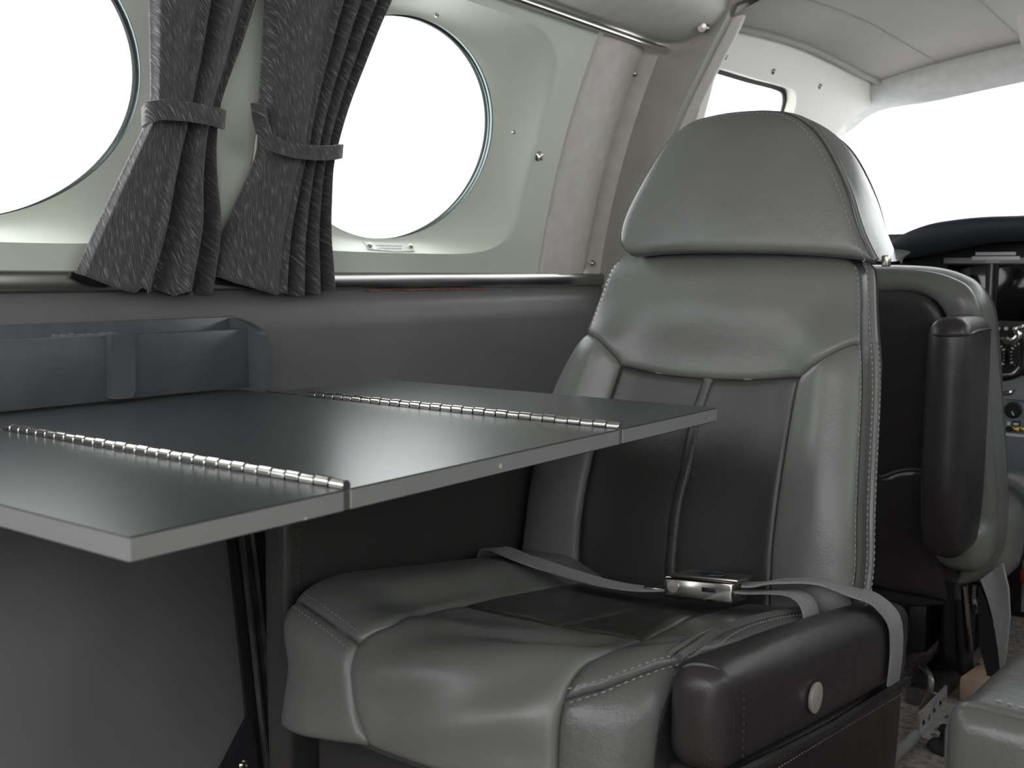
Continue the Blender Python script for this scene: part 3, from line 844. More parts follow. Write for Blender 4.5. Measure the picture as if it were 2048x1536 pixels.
for d in (.007, -.007): stitches(stm, cu, sign=-1, ab=offpoly(dens(sr, .01, False), d))
zs = trace(cu, [(1358, 1318), (1398, 1290), (1457, 1259), (1536, 1235), (1612, 1222)], (-.52, .4)); zs[:, 0] = np.clip(zs[:, 0], -.56, AR)
for d in (.004, .014): stitches(stm, cu, sign=-1, ab=offpoly(crs(zs, 4), d), lift=.002)
for d in (-.010, .010): stitches(stm, cu, sign=-1, ab=offpoly(dens(np.array([(midx, fr1[-1, 1] - .01), (midx + .004, .12)]), .01, False), d), lift=-.004)
o = stm.build('stitching', 'thread', CU, False); tag(o, kind='stuff')
# zip piping between bolster and arm
V, Fc = tube([cu(a, b) + normal(cu, a, b) * -.002 for a, b in crs(zs, 5)], .005, 8); mk('piping', V, Fc, 'leather_wrinkled', CU)
V, Fc = tube([cu(a - .010, b) + normal(cu, a, b) * -.0015 for a, b in crs(zs, 5)], .0035, 8); mk('piping', V, Fc, 'leather_wrinkled', CU)

# backrest
YB0, ZB0, SLP = 1.425, -.47, .25
def hwb(z): return float(np.interp(z, [-.55, -.47, -.35, -.2, -.1, .05], [.320, .317, .303, .278, .262, .245]))
def xcb(z): return float(np.interp(z, [-.5, -.1, .05], [-.765, -.735, -.728]))
def bk(x, z):
    q = (x - xcb(z)) / hwb(z); aq = abs(q)
    low = 1 - sstep(-.14, -.04, z)
    y = YB0 + SLP * (z - ZB0)
    y -= low * .030 * math.exp(-((aq - .74) / .20) ** 2)
    y -= (1 - low) * .016 * (1 - min(aq, 1) ** 2) + .005 * math.exp(-((z + .085) / .06) ** 2) * (1 - aq * .4)
    y -= .012 * math.exp(-((z + .33) / .14) ** 2)
    y += .016 * max(0, (aq - .84) / .16) ** 2
    y += .05 * max(0, (z + .005) / .06) ** 2 if z > -.005 else 0
    return np.array([x, y, z])
b0 = (-.75, -.1)
T = lambda pts, g=b0, n=4: crs(trace(bk, pts, g), n)
yl = T([(1171, 664), (1185, 625), (1198, 590), (1212, 552), (1226, 527), (1250, 508), (1290, 494)])
yt = T([(1290, 494), (1346, 486), (1495, 484), (1643, 492), (1690, 505), (1713, 526)])
yr = T([(1713, 526), (1721, 550), (1723, 628), (1725, 688)])
sR = T([(1725, 688), (1703, 687), (1663, 703), (1624, 727), (1594, 752)])
sB2 = T([(1594, 752), (1505, 758), (1417, 757)]); sB1 = T([(1417, 757), (1325, 748), (1242, 731)])
sL = T([(1242, 731), (1228, 711), (1198, 679), (1171, 664)])
dl = T([(1242, 731), (1220, 797), (1200, 860), (1183, 920), (1171, 975), (1160, 1049), (1156, 1113), (1158, 1180)])
dr = T([(1594, 752), (1584, 797), (1569, 886), (1552, 1000), (1541, 1099), (1536, 1198), (1535, 1230)])
dc = T([(1417, 757), (1391, 836), (1369, 940), (1351, 1015), (1340, 1124), (1340, 1200)])
ol_ = T([(1171, 664), (1144, 698), (1114, 757), (1101, 792), (1078, 870), (1059, 950), (1045, 1049), (1037, 1109), (1032, 1160)])
orr = T([(1725, 688), (1728, 727), (1728, 797), (1722, 925), (1718, 1024), (1717, 1123), (1709, 1198), (1707, 1230)])
BR = thing('backrest', (-.75, 1.5, -.5)); BR.parent = seat; BR.location = WL[BR] - WL[seat]
J = lambda *a: np.concatenate([p[:-1] for p in a])
pb = dict(puff=.007, r=.012, sign=1)
panel('yoke_panel', J(yl, yt, yr, sR, sB2, sB1, sL), bk, 'leather_light', BR, **pb)
panel('side_bolster', J(ol_[::-1], sL[::-1], np.concatenate([dl, ol_[-1:]])), bk, 'leather_light', BR, **pb)
panel('side_bolster', J(orr, dr[::-1] if False else np.concatenate([orr[-1:], dr[::-1]]), sR[::-1]), bk, 'leather_light', BR, **pb)
panel('insert', J(sB1[::-1] if False else sB1, dl, np.concatenate([dl[-1:], dc[::-1]])), bk, 'leather_dark', BR, **pb)
panel('insert', J(sB2, dc, np.concatenate([dc[-1:], dr[::-1]])), bk, 'leather_dark', BR, **pb)
# raised welt down the middle of the insert
V, Fc = sweep([bk(a, b) + np.array([0, .001, 0]) for a, b in dc], [(-.011, -.004), (-.009, .001), (-.004, .0035), (.004, .0035), (.009, .001), (.011, -.004)], (0, -1, .25)); mk('welt', V, Fc, 'leather_dark', BR)
stb = MB(); std = MB()
for d in (-.0075, .0075): stitches(std, bk, offpoly(dc, d), lift=.0015)
rs = np.concatenate([yr, orr[1:]])
for d in (.009, -.004): stitches(stb, bk, offpoly(rs, d), lift=.0005)
stitches(stb, bk, offpoly(yl, -.006), lift=0); stitches(stb, bk, offpoly(orr, .017), lift=.0)
tag(stb.build('stitching', 'thread', BR, False), kind='stuff'); tag(std.build('stitching', 'thread_dark', BR, False), kind='stuff')
def body(name, loop, surf, depth, m, parent, bulge=.012, shrink=0.0, inset=.008, steps=9):
    """boxing around a front loop and a closed back"""
    L2 = dens(np.asarray(loop), .012); c = L2.mean(0); n = len(L2); V = []; Fc = []
    T2 = np.roll(L2, -1, 0) - np.roll(L2, 1, 0); No = np.c_[T2[:, 1], -T2[:, 0]]; No /= np.linalg.norm(No, axis=1)[:, None] + 1e-12
    if ((L2 + No * .01 - c) ** 2).sum() < ((L2 - c) ** 2).sum(): No = -No
    F3 = np.array([surf(a, b) - normal(surf, a, b) * inset for a, b in L2])
    for k in range(steps + 1):
        t = k / steps; e = bulge * math.sin(math.pi * t) - shrink * t * t
        for i in range(n): V.append((F3[i][0] + No[i, 0] * e, F3[i][1] + depth * t, F3[i][2] + No[i, 1] * e))
    for k in range(steps):
        for i in range(n): Fc.append([k * n + i, k * n + (i + 1) % n, (k + 1) * n + (i + 1) % n, (k + 1) * n + i])
    Lb = L2 - No * shrink; v2, f2, D = tri(Lb, .04); o = len(V)
    yb = np.array([V[steps * n + i][1] for i in range(n)]).mean()
    Yp = np.poly1d(np.polyfit(L2[:, 1], [V[steps * n + i][1] for i in range(n)], 1))
    for a, b in v2: V.append((a, Yp(b) + .015 * 0, b))
    Fc += [[o + i for i in f] for f in f2]
    return mk(name, V, Fc, m, parent)
wl = J(yl, yt, yr, orr, np.array([orr[-1], ol_[-1], ol_[-1]]), ol_[::-1])
body('boxing', wl, bk, .075, 'leather_light', BR, bulge=.004, shrink=.005, inset=.006)
# piping beside the yoke
V, Fc = tube([bk(a + .010, b) + np.array([0, .012, 0]) for a, b in yr], .006, 8); mk('piping', V, Fc, 'leather_light', BR)
V, Fc = tube([bk(a + .010, b) + np.array([0, .012, 0]) for a, b in orr], .005, 8); mk('piping', V, Fc, 'leather_light', BR)

# headrest
def hd(x, z):
    q = (x + .715) / .235; w = (z - .13) / .14
    y = 1.515 + .22 * (z - .03) - .022 * (1 - min(1, q * q)) * (1 - .5 * min(1, w * w))
    y += .03 * max(0, (z - .20) / .07) ** 2 if z > .20 else 0
    return np.array([x, y, z])
h0 = (-.72, .1)
Th = lambda p: crs(trace(hd, p, h0), 4)
hb = Th([(1745, 519), (1698, 511), (1588, 504), (1457, 502), (1325, 503), (1256, 509)])
hl_ = Th([(1256, 509), (1240, 492), (1236, 475), (1241, 445), (1257, 405), (1286, 351), (1325, 287), (1360, 252), (1395, 232), (1457, 218), (1523, 213), (1567, 216)])
hr = Th([(1567, 216), (1606, 237), (1637, 272), (1667, 324), (1694, 386), (1711, 443), (1726, 482), (1745, 519)])
HR = thing('headrest', (-.72, 1.55, .03)); HR.parent = seat; HR.location = WL[HR] - WL[seat]
hloop = J(hb, hl_, hr)
panel('face', hloop, hd, 'leather_light', HR, puff=.008, r=.018)
body('boxing', hloop, hd, .18, 'leather_light', HR, bulge=.004, shrink=.014, inset=.007)
V, Fc = tube([hd(a + .003, b) + np.array([0, .010, 0]) for a, b in hr[5:]], .0035, 8); mk('piping', V, Fc, 'leather_light', HR)
sth = MB()
for d in (-.009, ): stitches(sth, hd, offpoly(hr, d), lift=-.001)
stitches(sth, hd, offpoly(hl_[20:], -.010), lift=-.001); stitches(sth, hd, offpoly(hl_[:14], -.009), lift=-.002)
P2 = [hd(a, b) + np.array([.008, .020, 0]) for a, b in hr]
tag(sth.build('stitching', 'thread', HR, False), kind='stuff')
V, Fc = box((-.492, 1.545, .012), (-.482, 1.56, .028), .002); mk('zip_pull', V, Fc, 'steel', HR)

# inboard arm pad, side skirt and base
def shear(V, y0=.93): return [(p[0], p[1], p[2] - TP * (p[1] - y0)) for p in V]
AR_ = thing('arm_pad', (-.46, 1.2, -.6)); AR_.parent = seat; AR_.location = WL[AR_] - WL[seat]
def pillowbox(lo, hi, bev, puff, wr=0.0):
    bm = bmesh.new(); bmesh.ops.create_cube(bm, size=1); lo = np.array(lo, float); hi = np.array(hi, float)
    for v in bm.verts: v.co = Vector((lo + hi) / 2 + (hi - lo) * np.array(v.co))
    bmesh.ops.bevel(bm, geom=list(bm.edges), offset=bev, segments=4, profile=.5, affect='EDGES')
    bmesh.ops.subdivide_edges(bm, edges=[e for e in bm.edges if e.calc_length() > .05], cuts=7, use_grid_fill=True)
    c = (lo + hi) / 2; h = (hi - lo) / 2; V = []
    for v in bm.verts:
        q = (np.array(v.co) - c) / h; p = np.array(v.co)
        for k in range(3):
            o = [i for i in range(3) if i != k]
            p[k] += puff * q[k] * (1 - q[o[0]] ** 2) * (1 - q[o[1]] ** 2)
        p[0] += wr * math.sin(40 * p[1]) * math.sin(22 * p[2]); V.append(tuple(p))
    bm.verts.index_update(); Fc = [[v.index for v in f.verts] for f in bm.faces]; bm.free(); return V, Fc
V, Fc = pillowbox((-.492, .925, -.492), (-.428, 1.545, -.383), .022, .008, .0008)
V = shear(V); pad = mk('pad', V, Fc, 'leather_black', AR_)
# front seam ring of the pad
ring = crs(np.array([(-.486, .932, -.40), (-.47, .936, -.387), (-.447, .942, -.387), (-.433, .946, -.40), (-.429, .948, -.44), (-.431, .948, -.48)]), 5)
V, Fc = tube(ring, .0028, 8); mk('piping', V, Fc, 'leather_black', AR_)
sta = MB()
def side(y, z): return np.array([-.4255, y, z])
stitches(sta, side, np.array([(.962, -.405), (.965, -.44), (.964, -.482)]), lift=.0008); 
def frontf(x, z): return np.array([x, .9235, z])
stitches(sta, frontf, np.array([(-.44, -.405), (-.439, -.44), (-.441, -.48)]), lift=-.0008)
tag(sta.build('stitching', 'thread_dark', AR_, False), kind='stuff')
kp = px(1618, 1392, x=-.424); V, Fc = lathe((-.428, kp[1], kp[2]), (1, 0, 0), [(.005, -.004), (.005, .008), (.016, .009), (.0175, .011), (.0175, .0135), (.015, .0145), (.0001, .0145)], 24)
mk('button', V, Fc, 'button_metal', AR_)
SK = thing('side_skirt', (-.46, 1.2, -.8)); SK.parent = seat; SK.location = WL[SK] - WL[seat]
V, Fc = pillowbox((-.505, .945, -.80 + .10), (-.434, 1.545, -.497), .012, .003); V = shear(V)
V = [(p[0], p[1] - .16 * max(0, -.60 - p[2]) * sstep(1.2, 1.5, p[1]), max(p[2], -.79)) for p in V]; mk('skirt_panel', V, Fc, 'leather_black', SK)
w = shear([(-.430, y, -.500 + .003 * math.sin(9 * y)) for y in np.linspace(.95, 1.54, 40)])
V, Fc = tube(w, .0075, 8); mk('piping', V, Fc, 'leather_black', SK)
w2 = MB(); stitches(w2, lambda y, z: np.array([-.4325, y, z - TP * (y - .93)]), np.array([(.96, -.516), (1.53, -.514)]), lift=.0015)
tag(w2.build('stitching', 'thread', SK, False), kind='stuff')
V, Fc = box((-.985, .905, -.80), (-.50, 1.52, -.555), .02); mk('base', V, Fc, 'leather_black', seat)
# outboard arm panel by the wall
V, Fc = pillowbox((-1.075, .905, -.80), (-1.030, 1.52, -.255), .012, .004); oa = mk('outboard_arm', V, Fc, 'leather_dark', seat)
so = MB(); stitches(so, lambda y, z: np.array([-1.0285, y, z]), np.array([(.925, -.30), (.922, -.55)]), lift=.001); tag(so.build('stitching', 'thread_dark', oa, False), kind='stuff')

# seat belt lying across the cushion
belt = thing('seat_belt', (-.72, 1.2, -.5), 'grey webbing lap belt with chrome buckle lying across the cabin seat', 'seat belt')
def cup(u, v, h): 
    a = inv(cu, u, v, (-.75, .3)); return cu(*a) + np.array([0, 0, h])
p1 = np.array([(-1.024, 1.31, -.49), (-1.005, 1.30, -.44), (-.98, 1.29, -.424), (-.925, 1.28, -.428), (-.87, 1.295, -.440), (-.80, 1.30, -.447), (-.74, 1.31, -.448), (-.695, 1.325, -.444)])
V, Fc = ribbon(crs(p1, 8), (0.1, 1, -.14), .050, .003); mk('strap', V, Fc, 'webbing', belt)
bc = cup(1412, 1216, .030)
lt = thing('buckle', bc); lt.parent = belt; lt.location = WL[lt] - WL[belt]
dirx = np.array([1.0, .10, .06]); dirx /= np.linalg.norm(dirx)
wy = np.array([0, 1, -TP]); wy = wy - dirx * (wy @ dirx); wy /= np.linalg.norm(wy); wz = np.cross(dirx, wy)
def bl(a, b, c): return bc + dirx * a + wy * b + wz * c
def orient(V): return [bl(*p) for p in V]
V, Fc = box((-.050, -.034, -.015), (.050, .034, .014), .004, 3); mk('case', orient(V), Fc, 'chrome', lt)
V, Fc = box((-.042, -.033, .0135), (.056, .033, .0185), .0022, 2); mk('release_flap', orient(V), Fc, 'steel', lt)
V, Fc = lathe((.006, 0, .0183), (0, 0, 1), [(.017, 0), (.0168, .0008), (.0001, .0010)], 28); V = [(.006 + (p[0] - .006) * 1.3, p[1] * .85, p[2]) for p in V]; mk('badge', orient(V), Fc, 'blue_enamel', lt)
V, Fc = lathe((-.036, -.0342, .001), (0, -1, 0), [(.0085, 0), (.0085, .0012), (.0001, .0014)], 20); mk('pivot', orient(V), Fc, 'steel', lt)
V, Fc = box((.006, -.0348, -.002), (.026, -.034, .004), .0006); mk('slot', orient(V), Fc, 'dark_gear', lt)
V, Fc = box((-.084, -.026, -.009), (-.048, .026, -.004), .0012); mk('tongue', orient(V), Fc, 'chrome', lt)
p2 = np.array([bl(.046, 0, .0), (-.58, 1.34, -.430), (-.548, 1.34, -.424), (-.522, 1.336, -.421), (-.503, 1.332, -.428), (-.495, 1.33, -.45), (-.494, 1.33, -.49)])
V, Fc = ribbon(crs(p2, 8), (.0, 1, -.14), .050, .003); mk('strap', V, Fc, 'webbing', belt)
p3 = np.array([bl(.050, .003, .008), (-.58, 1.35, -.422), (-.55, 1.362, -.415), (-.505, 1.385, -.413), (-.468, 1.402, -.424), (-.440, 1.418, -.436), (-.4205, 1.432, -.462), (-.4165, 1.440, -.50), (-.4175, 1.435, -.55)])
V, Fc = ribbon(crs(p3, 8), (.0, 1, -.12), .050, .003); tl = mk('strap_tail', V, Fc, 'webbing', belt)
# ================================================================== pilot seat seen from behind
ps_root = thing('pilot_seat', (-.70, 2.3, -.8), 'dark grey leather pilot seat with folded-up armrest, backing onto the cabin seat', 'seat')
def ps(x, z): return np.array([x, 2.05 - .13 * (z + .3) + .05 * max(0, (x + .50) / .08) ** 2 * (1 if x > -.5 else 0) + .03 * max(0, (z + .06) / .07) ** 2 * (1 if z > -.06 else 0), z])
p0 = (-.5, -.2); XP = -.70
def psy(pts): 
    a = crs(trace(ps, pts, p0), 4); m = np.c_[2 * XP - a[:, 0], a[:, 1]][::-1]
    return np.concatenate([a, m])
outer = psy([(1745, 525), (1800, 526), (1860, 531), (1905, 545), (1942, 570), (1966, 608), (1977, 655), (1984, 720), (1993, 820), (2002, 920), (2008, 1000), (2008, 1065), (1999, 1112), (1978, 1146), (1945, 1168), (1910, 1176)])
inner = psy([(1745, 580), (1815, 578), (1850, 590), (1876, 618), (1890, 660), (1900, 760), (1906, 900), (1910, 1000), (1912, 1100), (1915, 1150), (1908, 1160)])
SH = panel('shell', outer, ps, 'leather_light', ps_root, puff=.018, r=.035, step=.014, holes=[inner], skirt=.03)
body('shell_side', outer, ps, .10, 'leather_light', ps_root, bulge=.010, shrink=.01, inset=.018)
bpn = psy([(1745, 582), (1815, 580), (1850, 592), (1875, 620), (1888, 660), (1898, 760), (1904, 900), (1908, 1000), (1911, 1100), (1916, 1205), (1900, 1212), (1745, 1216)])
panel('back_panel', bpn, ps, 'leather_black', ps_root, puff=.008, r=.02, step=.016, lift=.004, skirt=.03)
pkt = np.array(list(trace(ps, [(1746, 942), (1772, 950), (1800, 940), (1835, 935), (1868, 940), (1876, 943), (1884, 1000), (1893, 1120), (1898, 1200)], p0)))
pm = np.c_[2 * XP - pkt[:, 0], pkt[:, 1]][::-1]
panel('map_pocket', np.concatenate([pkt, pm]), ps, 'leather_black', ps_root, puff=.012, r=.05, step=.014, lift=.020, skirt=.016,
      extra=lambda a, b, d: .003 * math.sin(95 * a + 8 * math.sin(20 * b)) * (1 - sstep(-.55, -.32, -b - .8 + .4) if 0 else 1) * sstep(0, .02, d))
V, Fc = tube([ps(a, b) + np.array([0, -.026, 0]) for a, b in crs(np.concatenate([pm[-6:], pkt[:6]]), 4)], .004, 8); mk('pocket_hem', V, Fc, 'leather_black', ps_root)
# folded armrest
ya = 1.885; al = [(ya, -.085), (ya + .03, -.072), (ya + .17, -.072), (ya + .19, -.085), (ya + .19, -.40), (ya + .17, -.46), (ya + .11, -.495), (ya + .05, -.49), (ya + .012, -.46), (ya, -.42)]
xb, xa2 = -.452, -.522
V, FA = pillowbox((xa2, ya, -.495), (xb, ya + .19, -.072), .028, .004)
V = [(p[0], ya + .105 + (p[1] - ya - .105) * (1 - .45 * min(1, max(0, (-.37 - p[2]) / .125)) ** 2), p[2]) for p in V]
ar = mk('armrest', V, FA, 'leather_black', ps_root, 'all')
lp_ = crs(np.array([(xa2 + .004, ya + .02, -.098), (xa2 + .02, ya + .001, -.100), (xb - .02, ya + .001, -.100), (xb - .002, ya + .018, -.098), (xb + .001, ya + .06, -.094), (xb + .001, ya + .14, -.094), (xb - .004, ya + .18, -.096)]), 5)
V, Fc = tube(lp_, .0028, 6); mk('piping', V, Fc, 'leather_black', ar)
P = px(1987, 1021, x=xb); V, Fc = lathe(P, (1, 0, 0), [(.019, -.003), (.019, .002), (.008, .003), (.007, .005), (.0001, .006)], 6); V = [(p[0], P[1] + (p[1] - P[1]) * .75, P[2] + (p[2] - P[2]) * 1.4) for p in V]
mk('pivot_plate', V, Fc, 'rubber', ar)
V, Fc = lathe(P + np.array([.004, 0, 0]), (1, 0, 0), [(.006, 0), (.006, .003), (.0001, .004)], 14); mk('pivot_pin', V, Fc, 'chrome', ar)
# lower bolster roll below the armrest
V, Fc = pillowbox((-.53, 2.02, -.54), (-.435, 2.14, -.44), .035, .006); mk('bolster_roll', V, Fc, 'leather_light', ps_root)
# cushion, frame, recliner bracket
V, Fc = pillowbox((-.96, 2.16, -.60), (-.425, 2.58, -.425), .05, .012); mk('cushion', V, Fc, 'leather_light', ps_root)
fm = [(1908, 1165), (1952, 1160), (1950, 1250), (1946, 1320), (1952, 1352), (1938, 1362), (1920, 1358), (1910, 1300)]
fo = np.array([(p[1], p[2]) for p in (px(u, v, x=-.50) for u, v in fm)])
slab('recliner_bracket', fo, lambda a, b: np.array([-.50, a, b]), .02, 'dark_gear', ps_root, .03)
for k, (u0, v0, u1, v1) in enumerate(((1928, 1170, 1940, 1300), (1947, 1170, 1945, 1200), (1915, 1200, 1922, 1345))):
    V, Fc = tube([px(u0, v0, x=-.495), px(u1, v1, x=-.495)], .006, 8); mk('frame_rod', V, Fc, 'steel' if k < 2 else 'dark_gear', ps_root)
V, Fc = lathe(px(1948, 1205, x=-.494), (1, 0, 0), [(.012, 0), (.012, .008), (.007, .012), (.0001, .012)], 14); mk('pivot_bolt', V, Fc, 'steel', ps_root)
V, Fc = lathe(px(1953, 1335, x=-.494), (1, 0, 0), [(.010, 0), (.010, .008), (.006, .011), (.0001, .011)], 14); mk('pivot_bolt', V, Fc, 'steel', ps_root)
for x in (-.93, -.53):
    V, Fc = box((x - .03, 2.0, -.80), (x + .03, 2.60, -.765), .004); mk('seat_rail', V, Fc, 'track_alu', ps_root)
    for y in (2.2, 2.52):
        V, Fc = box((x - .018, y - .03, -.77), (x + .018, y + .03, -.59), .004); mk('leg', V, Fc, 'dark_gear', ps_root)
V, Fc = box((-.90, 2.10, -.74), (-.55, 2.5, -.62), .02); mk('mechanism_box', V, Fc, 'dark_gear', ps_root)
V, Fc = box((-.74, 2.07, -.72), (-.585, 2.12, -.635), .012); mk('adjuster_housing', V, Fc, 'dark_gear', ps_root)
for dx in (0, .02, .05):
    V, Fc = lathe((-.66 + dx, 2.068, -.65), (0, -1, 0), [(.006, 0), (.006, .006), (.0001, .007)], 10); mk('bolt', V, Fc, 'steel', ps_root)
V, Fc = tube(crs(np.array([px(1842, 1330, y=2.03), px(1856, 1345, y=2.0), px(1862, 1370, y=1.98), px(1852, 1400, y=1.98), px(1838, 1425, y=2.0)]), 6), .006, 8); mk('control_cable', V, Fc, 'steel', ps_root)
# hanging shoulder strap
sh = thing('shoulder_strap', px(2005, 1350, y=2.0), 'grey webbing strap hanging below the pilot seat armrest', 'strap')
st = [(1958, 1160), (2006, 1128), (2020, 1175), (2024, 1230), (2016, 1300), (2008, 1350), (2004, 1345), (1998, 1300), (1986, 1245), (1970, 1195)]
so_ = np.array([(p[0], p[2]) for p in (px(u, v, y=2.02) for u, v in st)])
slab('webbing', so_, lambda a, b: np.array([a, 2.02 + .03 * math.sin((a + .45) * 60) * .4, b]), -.004, 'webbing', sh, .015)
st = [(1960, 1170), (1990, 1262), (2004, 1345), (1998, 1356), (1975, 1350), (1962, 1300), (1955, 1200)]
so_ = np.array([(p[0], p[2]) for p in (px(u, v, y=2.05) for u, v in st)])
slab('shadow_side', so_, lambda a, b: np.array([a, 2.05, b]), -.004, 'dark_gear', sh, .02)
lb2 = thing('lap_belt', (-.46, 2.3, -.45), 'grey lap belt with chrome fitting over the pilot seat cushion edge', 'seat belt')
V, Fc = ribbon(crs(np.array([(-.50, 2.30, -.408), (-.45, 2.30, -.402), (-.418, 2.30, -.425), (-.410, 2.29, -.48), (-.412, 2.27, -.56)]), 6), (0, 1, 0), .05, .004); mk('webbing', V, Fc, 'webbing', lb2)
V, Fc = box((-.418, 2.25, -.66), (-.408, 2.285, -.555), .003); mk('fitting', V, Fc, 'chrome', lb2)
V, Fc = box((-.42, 2.245, -.60), (-.405, 2.29, -.575), .004); mk('release', V, Fc, 'red_enamel', lb2)
V, Fc = lathe((-.404, 2.268, -.605), (1, 0, 0), [(.010, 0), (.010, .004), (.0001, .006)], 14); mk('bolt', V, Fc, 'chrome', lb2)

# ================================================================== seat across the aisle
rs_ = thing('aisle_seat', (.02, 1.25, -.8), 'grey leather seat with heavily stitched arm across the aisle', 'seat')
V, Fc = pillowbox((-.245, 1.0, -.66), (-.150, 1.62, -.392), .024, .006, .001); V = [(p[0], p[1], p[2] - .10 * (p[1] - 1.0)) for p in V]; mk('arm_pad', V, Fc, 'leather_wrinkled', rs_)
V, Fc = pillowbox((-.165, .96, -.62), (.32, 1.60, -.44), .03, .012); V = [(p[0], p[1], p[2] - .10 * (p[1] - 1.0)) for p in V]; mk('cushion', V, Fc, 'leather_light', rs_)
V, Fc = box((-.22, 1.03, -.80), (.30, 1.58, -.60), .01); mk('base', V, Fc, 'leather_black', rs_)
rg = np.array([(-.2445, 1.03, -.60), (-.2445, 1.028, -.46), (-.243, 1.026, -.42), (-.230, 1.022, -.398), (-.20, 1.020, -.394), (-.17, 1.020, -.395)])
V, Fc = tube(crs(rg, 6), .0045, 8); mk('piping', V, Fc, 'leather_wrinkled', rs_)
sr_ = MB()
def fr_(x, z): return np.array([x, .9985, z])
stitches(sr_, fr_, np.array([(-.214, -.58), (-.213, -.44), (-.207, -.424), (-.19, -.416), (-.16, -.414)]), pitch=.012, ln=.007, r=.0013, lift=-.001)
def tp_(x, y): return np.array([x, y, -.3905 - .10 * (y - 1)])
stitches(sr_, tp_, np.array([(-.215, 1.045), (-.19, 1.04), (-.165, 1.04)]), pitch=.010, ln=.007, r=.0013, lift=.001)
tag(sr_.build('stitching', 'thread', rs_, False), kind='stuff')

# ================================================================== floor bits in the aisle
ZF = -.80
br_ = thing('floor_bracket', px(1860, 1440, z=ZF), 'pale perforated metal angle bracket standing on the aisle carpet', 'bracket')
A, B = px(1838, 1478, z=ZF), px(1893, 1408, z=ZF)
V = [A, B, B + np.array([0, 0, .035]), A + np.array([0, 0, .045])]; V = V + [p + np.array([-.004, 0, 0]) for p in V]
mk('upright', V, [[0, 1, 2, 3], [7, 6, 5, 4]] + [[i, (i + 1) % 4, 4 + (i + 1) % 4, 4 + i] for i in range(4)], 'bracket_paint', br_, False)
V = [A, B, B + np.array([.03, 0, 0]), A + np.array([.03, 0, 0])]; V = [p + np.array([0, 0, .001]) for p in V] + [p + np.array([0, 0, .004]) for p in V]
mk('foot', V, [[3, 2, 1, 0], [4, 5, 6, 7]] + [[i, (i + 1) % 4, 4 + (i + 1) % 4, 4 + i] for i in range(4)], 'bracket_paint', br_, False)
for t, h, m, r in ((.12, .022, 'dark_gear', .005), (.32, .018, 'steel', .006), (.5, .02, 'dark_gear', .004), (.72, .02, 'dark_gear', .004), (.88, .018, 'steel', .004)):
    p = A + (B - A) * t + np.array([.0, 0, h]); V, Fc = lathe(p, (1, 0, 0), [(r, 0), (r, .0015), (r * .5, .003), (.0001, .003)], 12); mk('rivet', V, Fc, m, br_)
for t in (.1, .25, .6):
    p = A + (B - A) * t + np.array([.02, 0, .004]); V, Fc = lathe(p, (0, 0, 1), [(.006, 0), (.006, .003), (.0001, .006)], 12); mk('rivet', V, Fc, 'steel', br_)
V, Fc = tube(crs(np.array([px(1755, 1560, z=ZF + .01), px(1790, 1512, z=ZF + .01), px(1815, 1488, z=ZF + .01), px(1832, 1470, z=ZF + .01)]), 5), .010, 10); o = mk('cable_duct', V, Fc, 'webbing'); tag(o, 'grey cable duct lying on the carpet beside the cabin seat', 'cable')
P = px(1938, 1402, z=ZF)
P = px(1925, 1404, z=ZF) + np.array([.022, 0, 0]); V, Fc = box((P[0] - .03, P[1], ZF), (P[0] + .025, P[1] + .10, ZF + .048), .006); V = [(p[0] + .12 * (p[1] - P[1]), p[1], p[2]) for p in V]
o = mk('beige_block', V, Fc, 'cardboard'); tag(o, 'beige cardboard block on the floor beneath the pilot seat', 'block')
P = px(1890, 1500, z=ZF); V, Fc = lathe(P, (0, 0, 1), [(.024, 0), (.03, .004), (.026, .012), (.012, .018), (.008, .03), (.013, .034), (.010, .042), (.0001, .044)], 18)
o = mk('floor_stud', V, Fc, 'rubber'); tag(o, 'black rubber stud on the carpet beside the aisle seat', 'stud')

# ================================================================== cockpit panel
up_ = [px(u, v, y=2.52) for u, v in ((1740, 520), (1775, 484), (1800, 466), (1850, 447), (1900, 438), (1960, 432), (2048, 429))]
lo_ = [px(u, v, y=2.54) for u, v in ((1740, 560), (1778, 523), (1805, 518), (1852, 510), (1905, 499), (1960, 488), (2048, 481))]
def symc(Q):
    Q = [tuple(p) for p in Q] + [(XC, Q[-1][1], Q[-1][2] + .001)]
    return crs(np.array(Q + [(2 * XC - p[0], p[1], p[2]) for p in Q[::-1][1:]]), 5)
ua, la = symc(up_), symc(lo_); n = min(len(ua), len(la)); V = []; Fc = []; rowsN = 7
for i in range(n):
    a, b = ua[i], la[i]; t = np.array([0, .02, 0])
    V += [b + np.array([0, .10, .005]), b + np.array([0, .01, 0]), b + (a - b) * .08 + np.array([0, -.006, 0]), b + (a - b) * .55 + np.array([0, -.014, 0]), a + np.array([0, 0, -.006]), a + np.array([0, .03, 0]), a + np.array([0, .82, -.03])]
for i in range(n - 1):
    for k in range(rowsN - 1): Fc.append([i * 7 + k, (i + 1) * 7 + k, (i + 1) * 7 + k + 1, i * 7 + k + 1])
gs = mk('glareshield', V, Fc, 'hood', None, 'all'); tag(gs, 'dark arched glareshield hood below the windscreen', 'glareshield')
YP = 2.66
ip = thing('instrument_panel', (XC, YP, -.5), 'dark cockpit instrument panel with display, gauges and switches', 'instrument panel')
V, Fc = box((-1.05, YP, -.12), (.37, YP + .05, .10), .004); mk('upper_board', V, Fc, 'panel_black', ip)
def pp(u, v, d=0.0): return px(u, v, y=YP - d)
def rect(name, u0, v0, u1, v1, d0, d1, m, parent=ip, bev=.002):
    a, b = pp(u0, v1), pp(u1, v0); V, Fc = box((min(a[0], b[0]), YP - d1, a[2]), (b[0], YP - d0, b[2]), bev); return mk(name, V, Fc, m, parent)
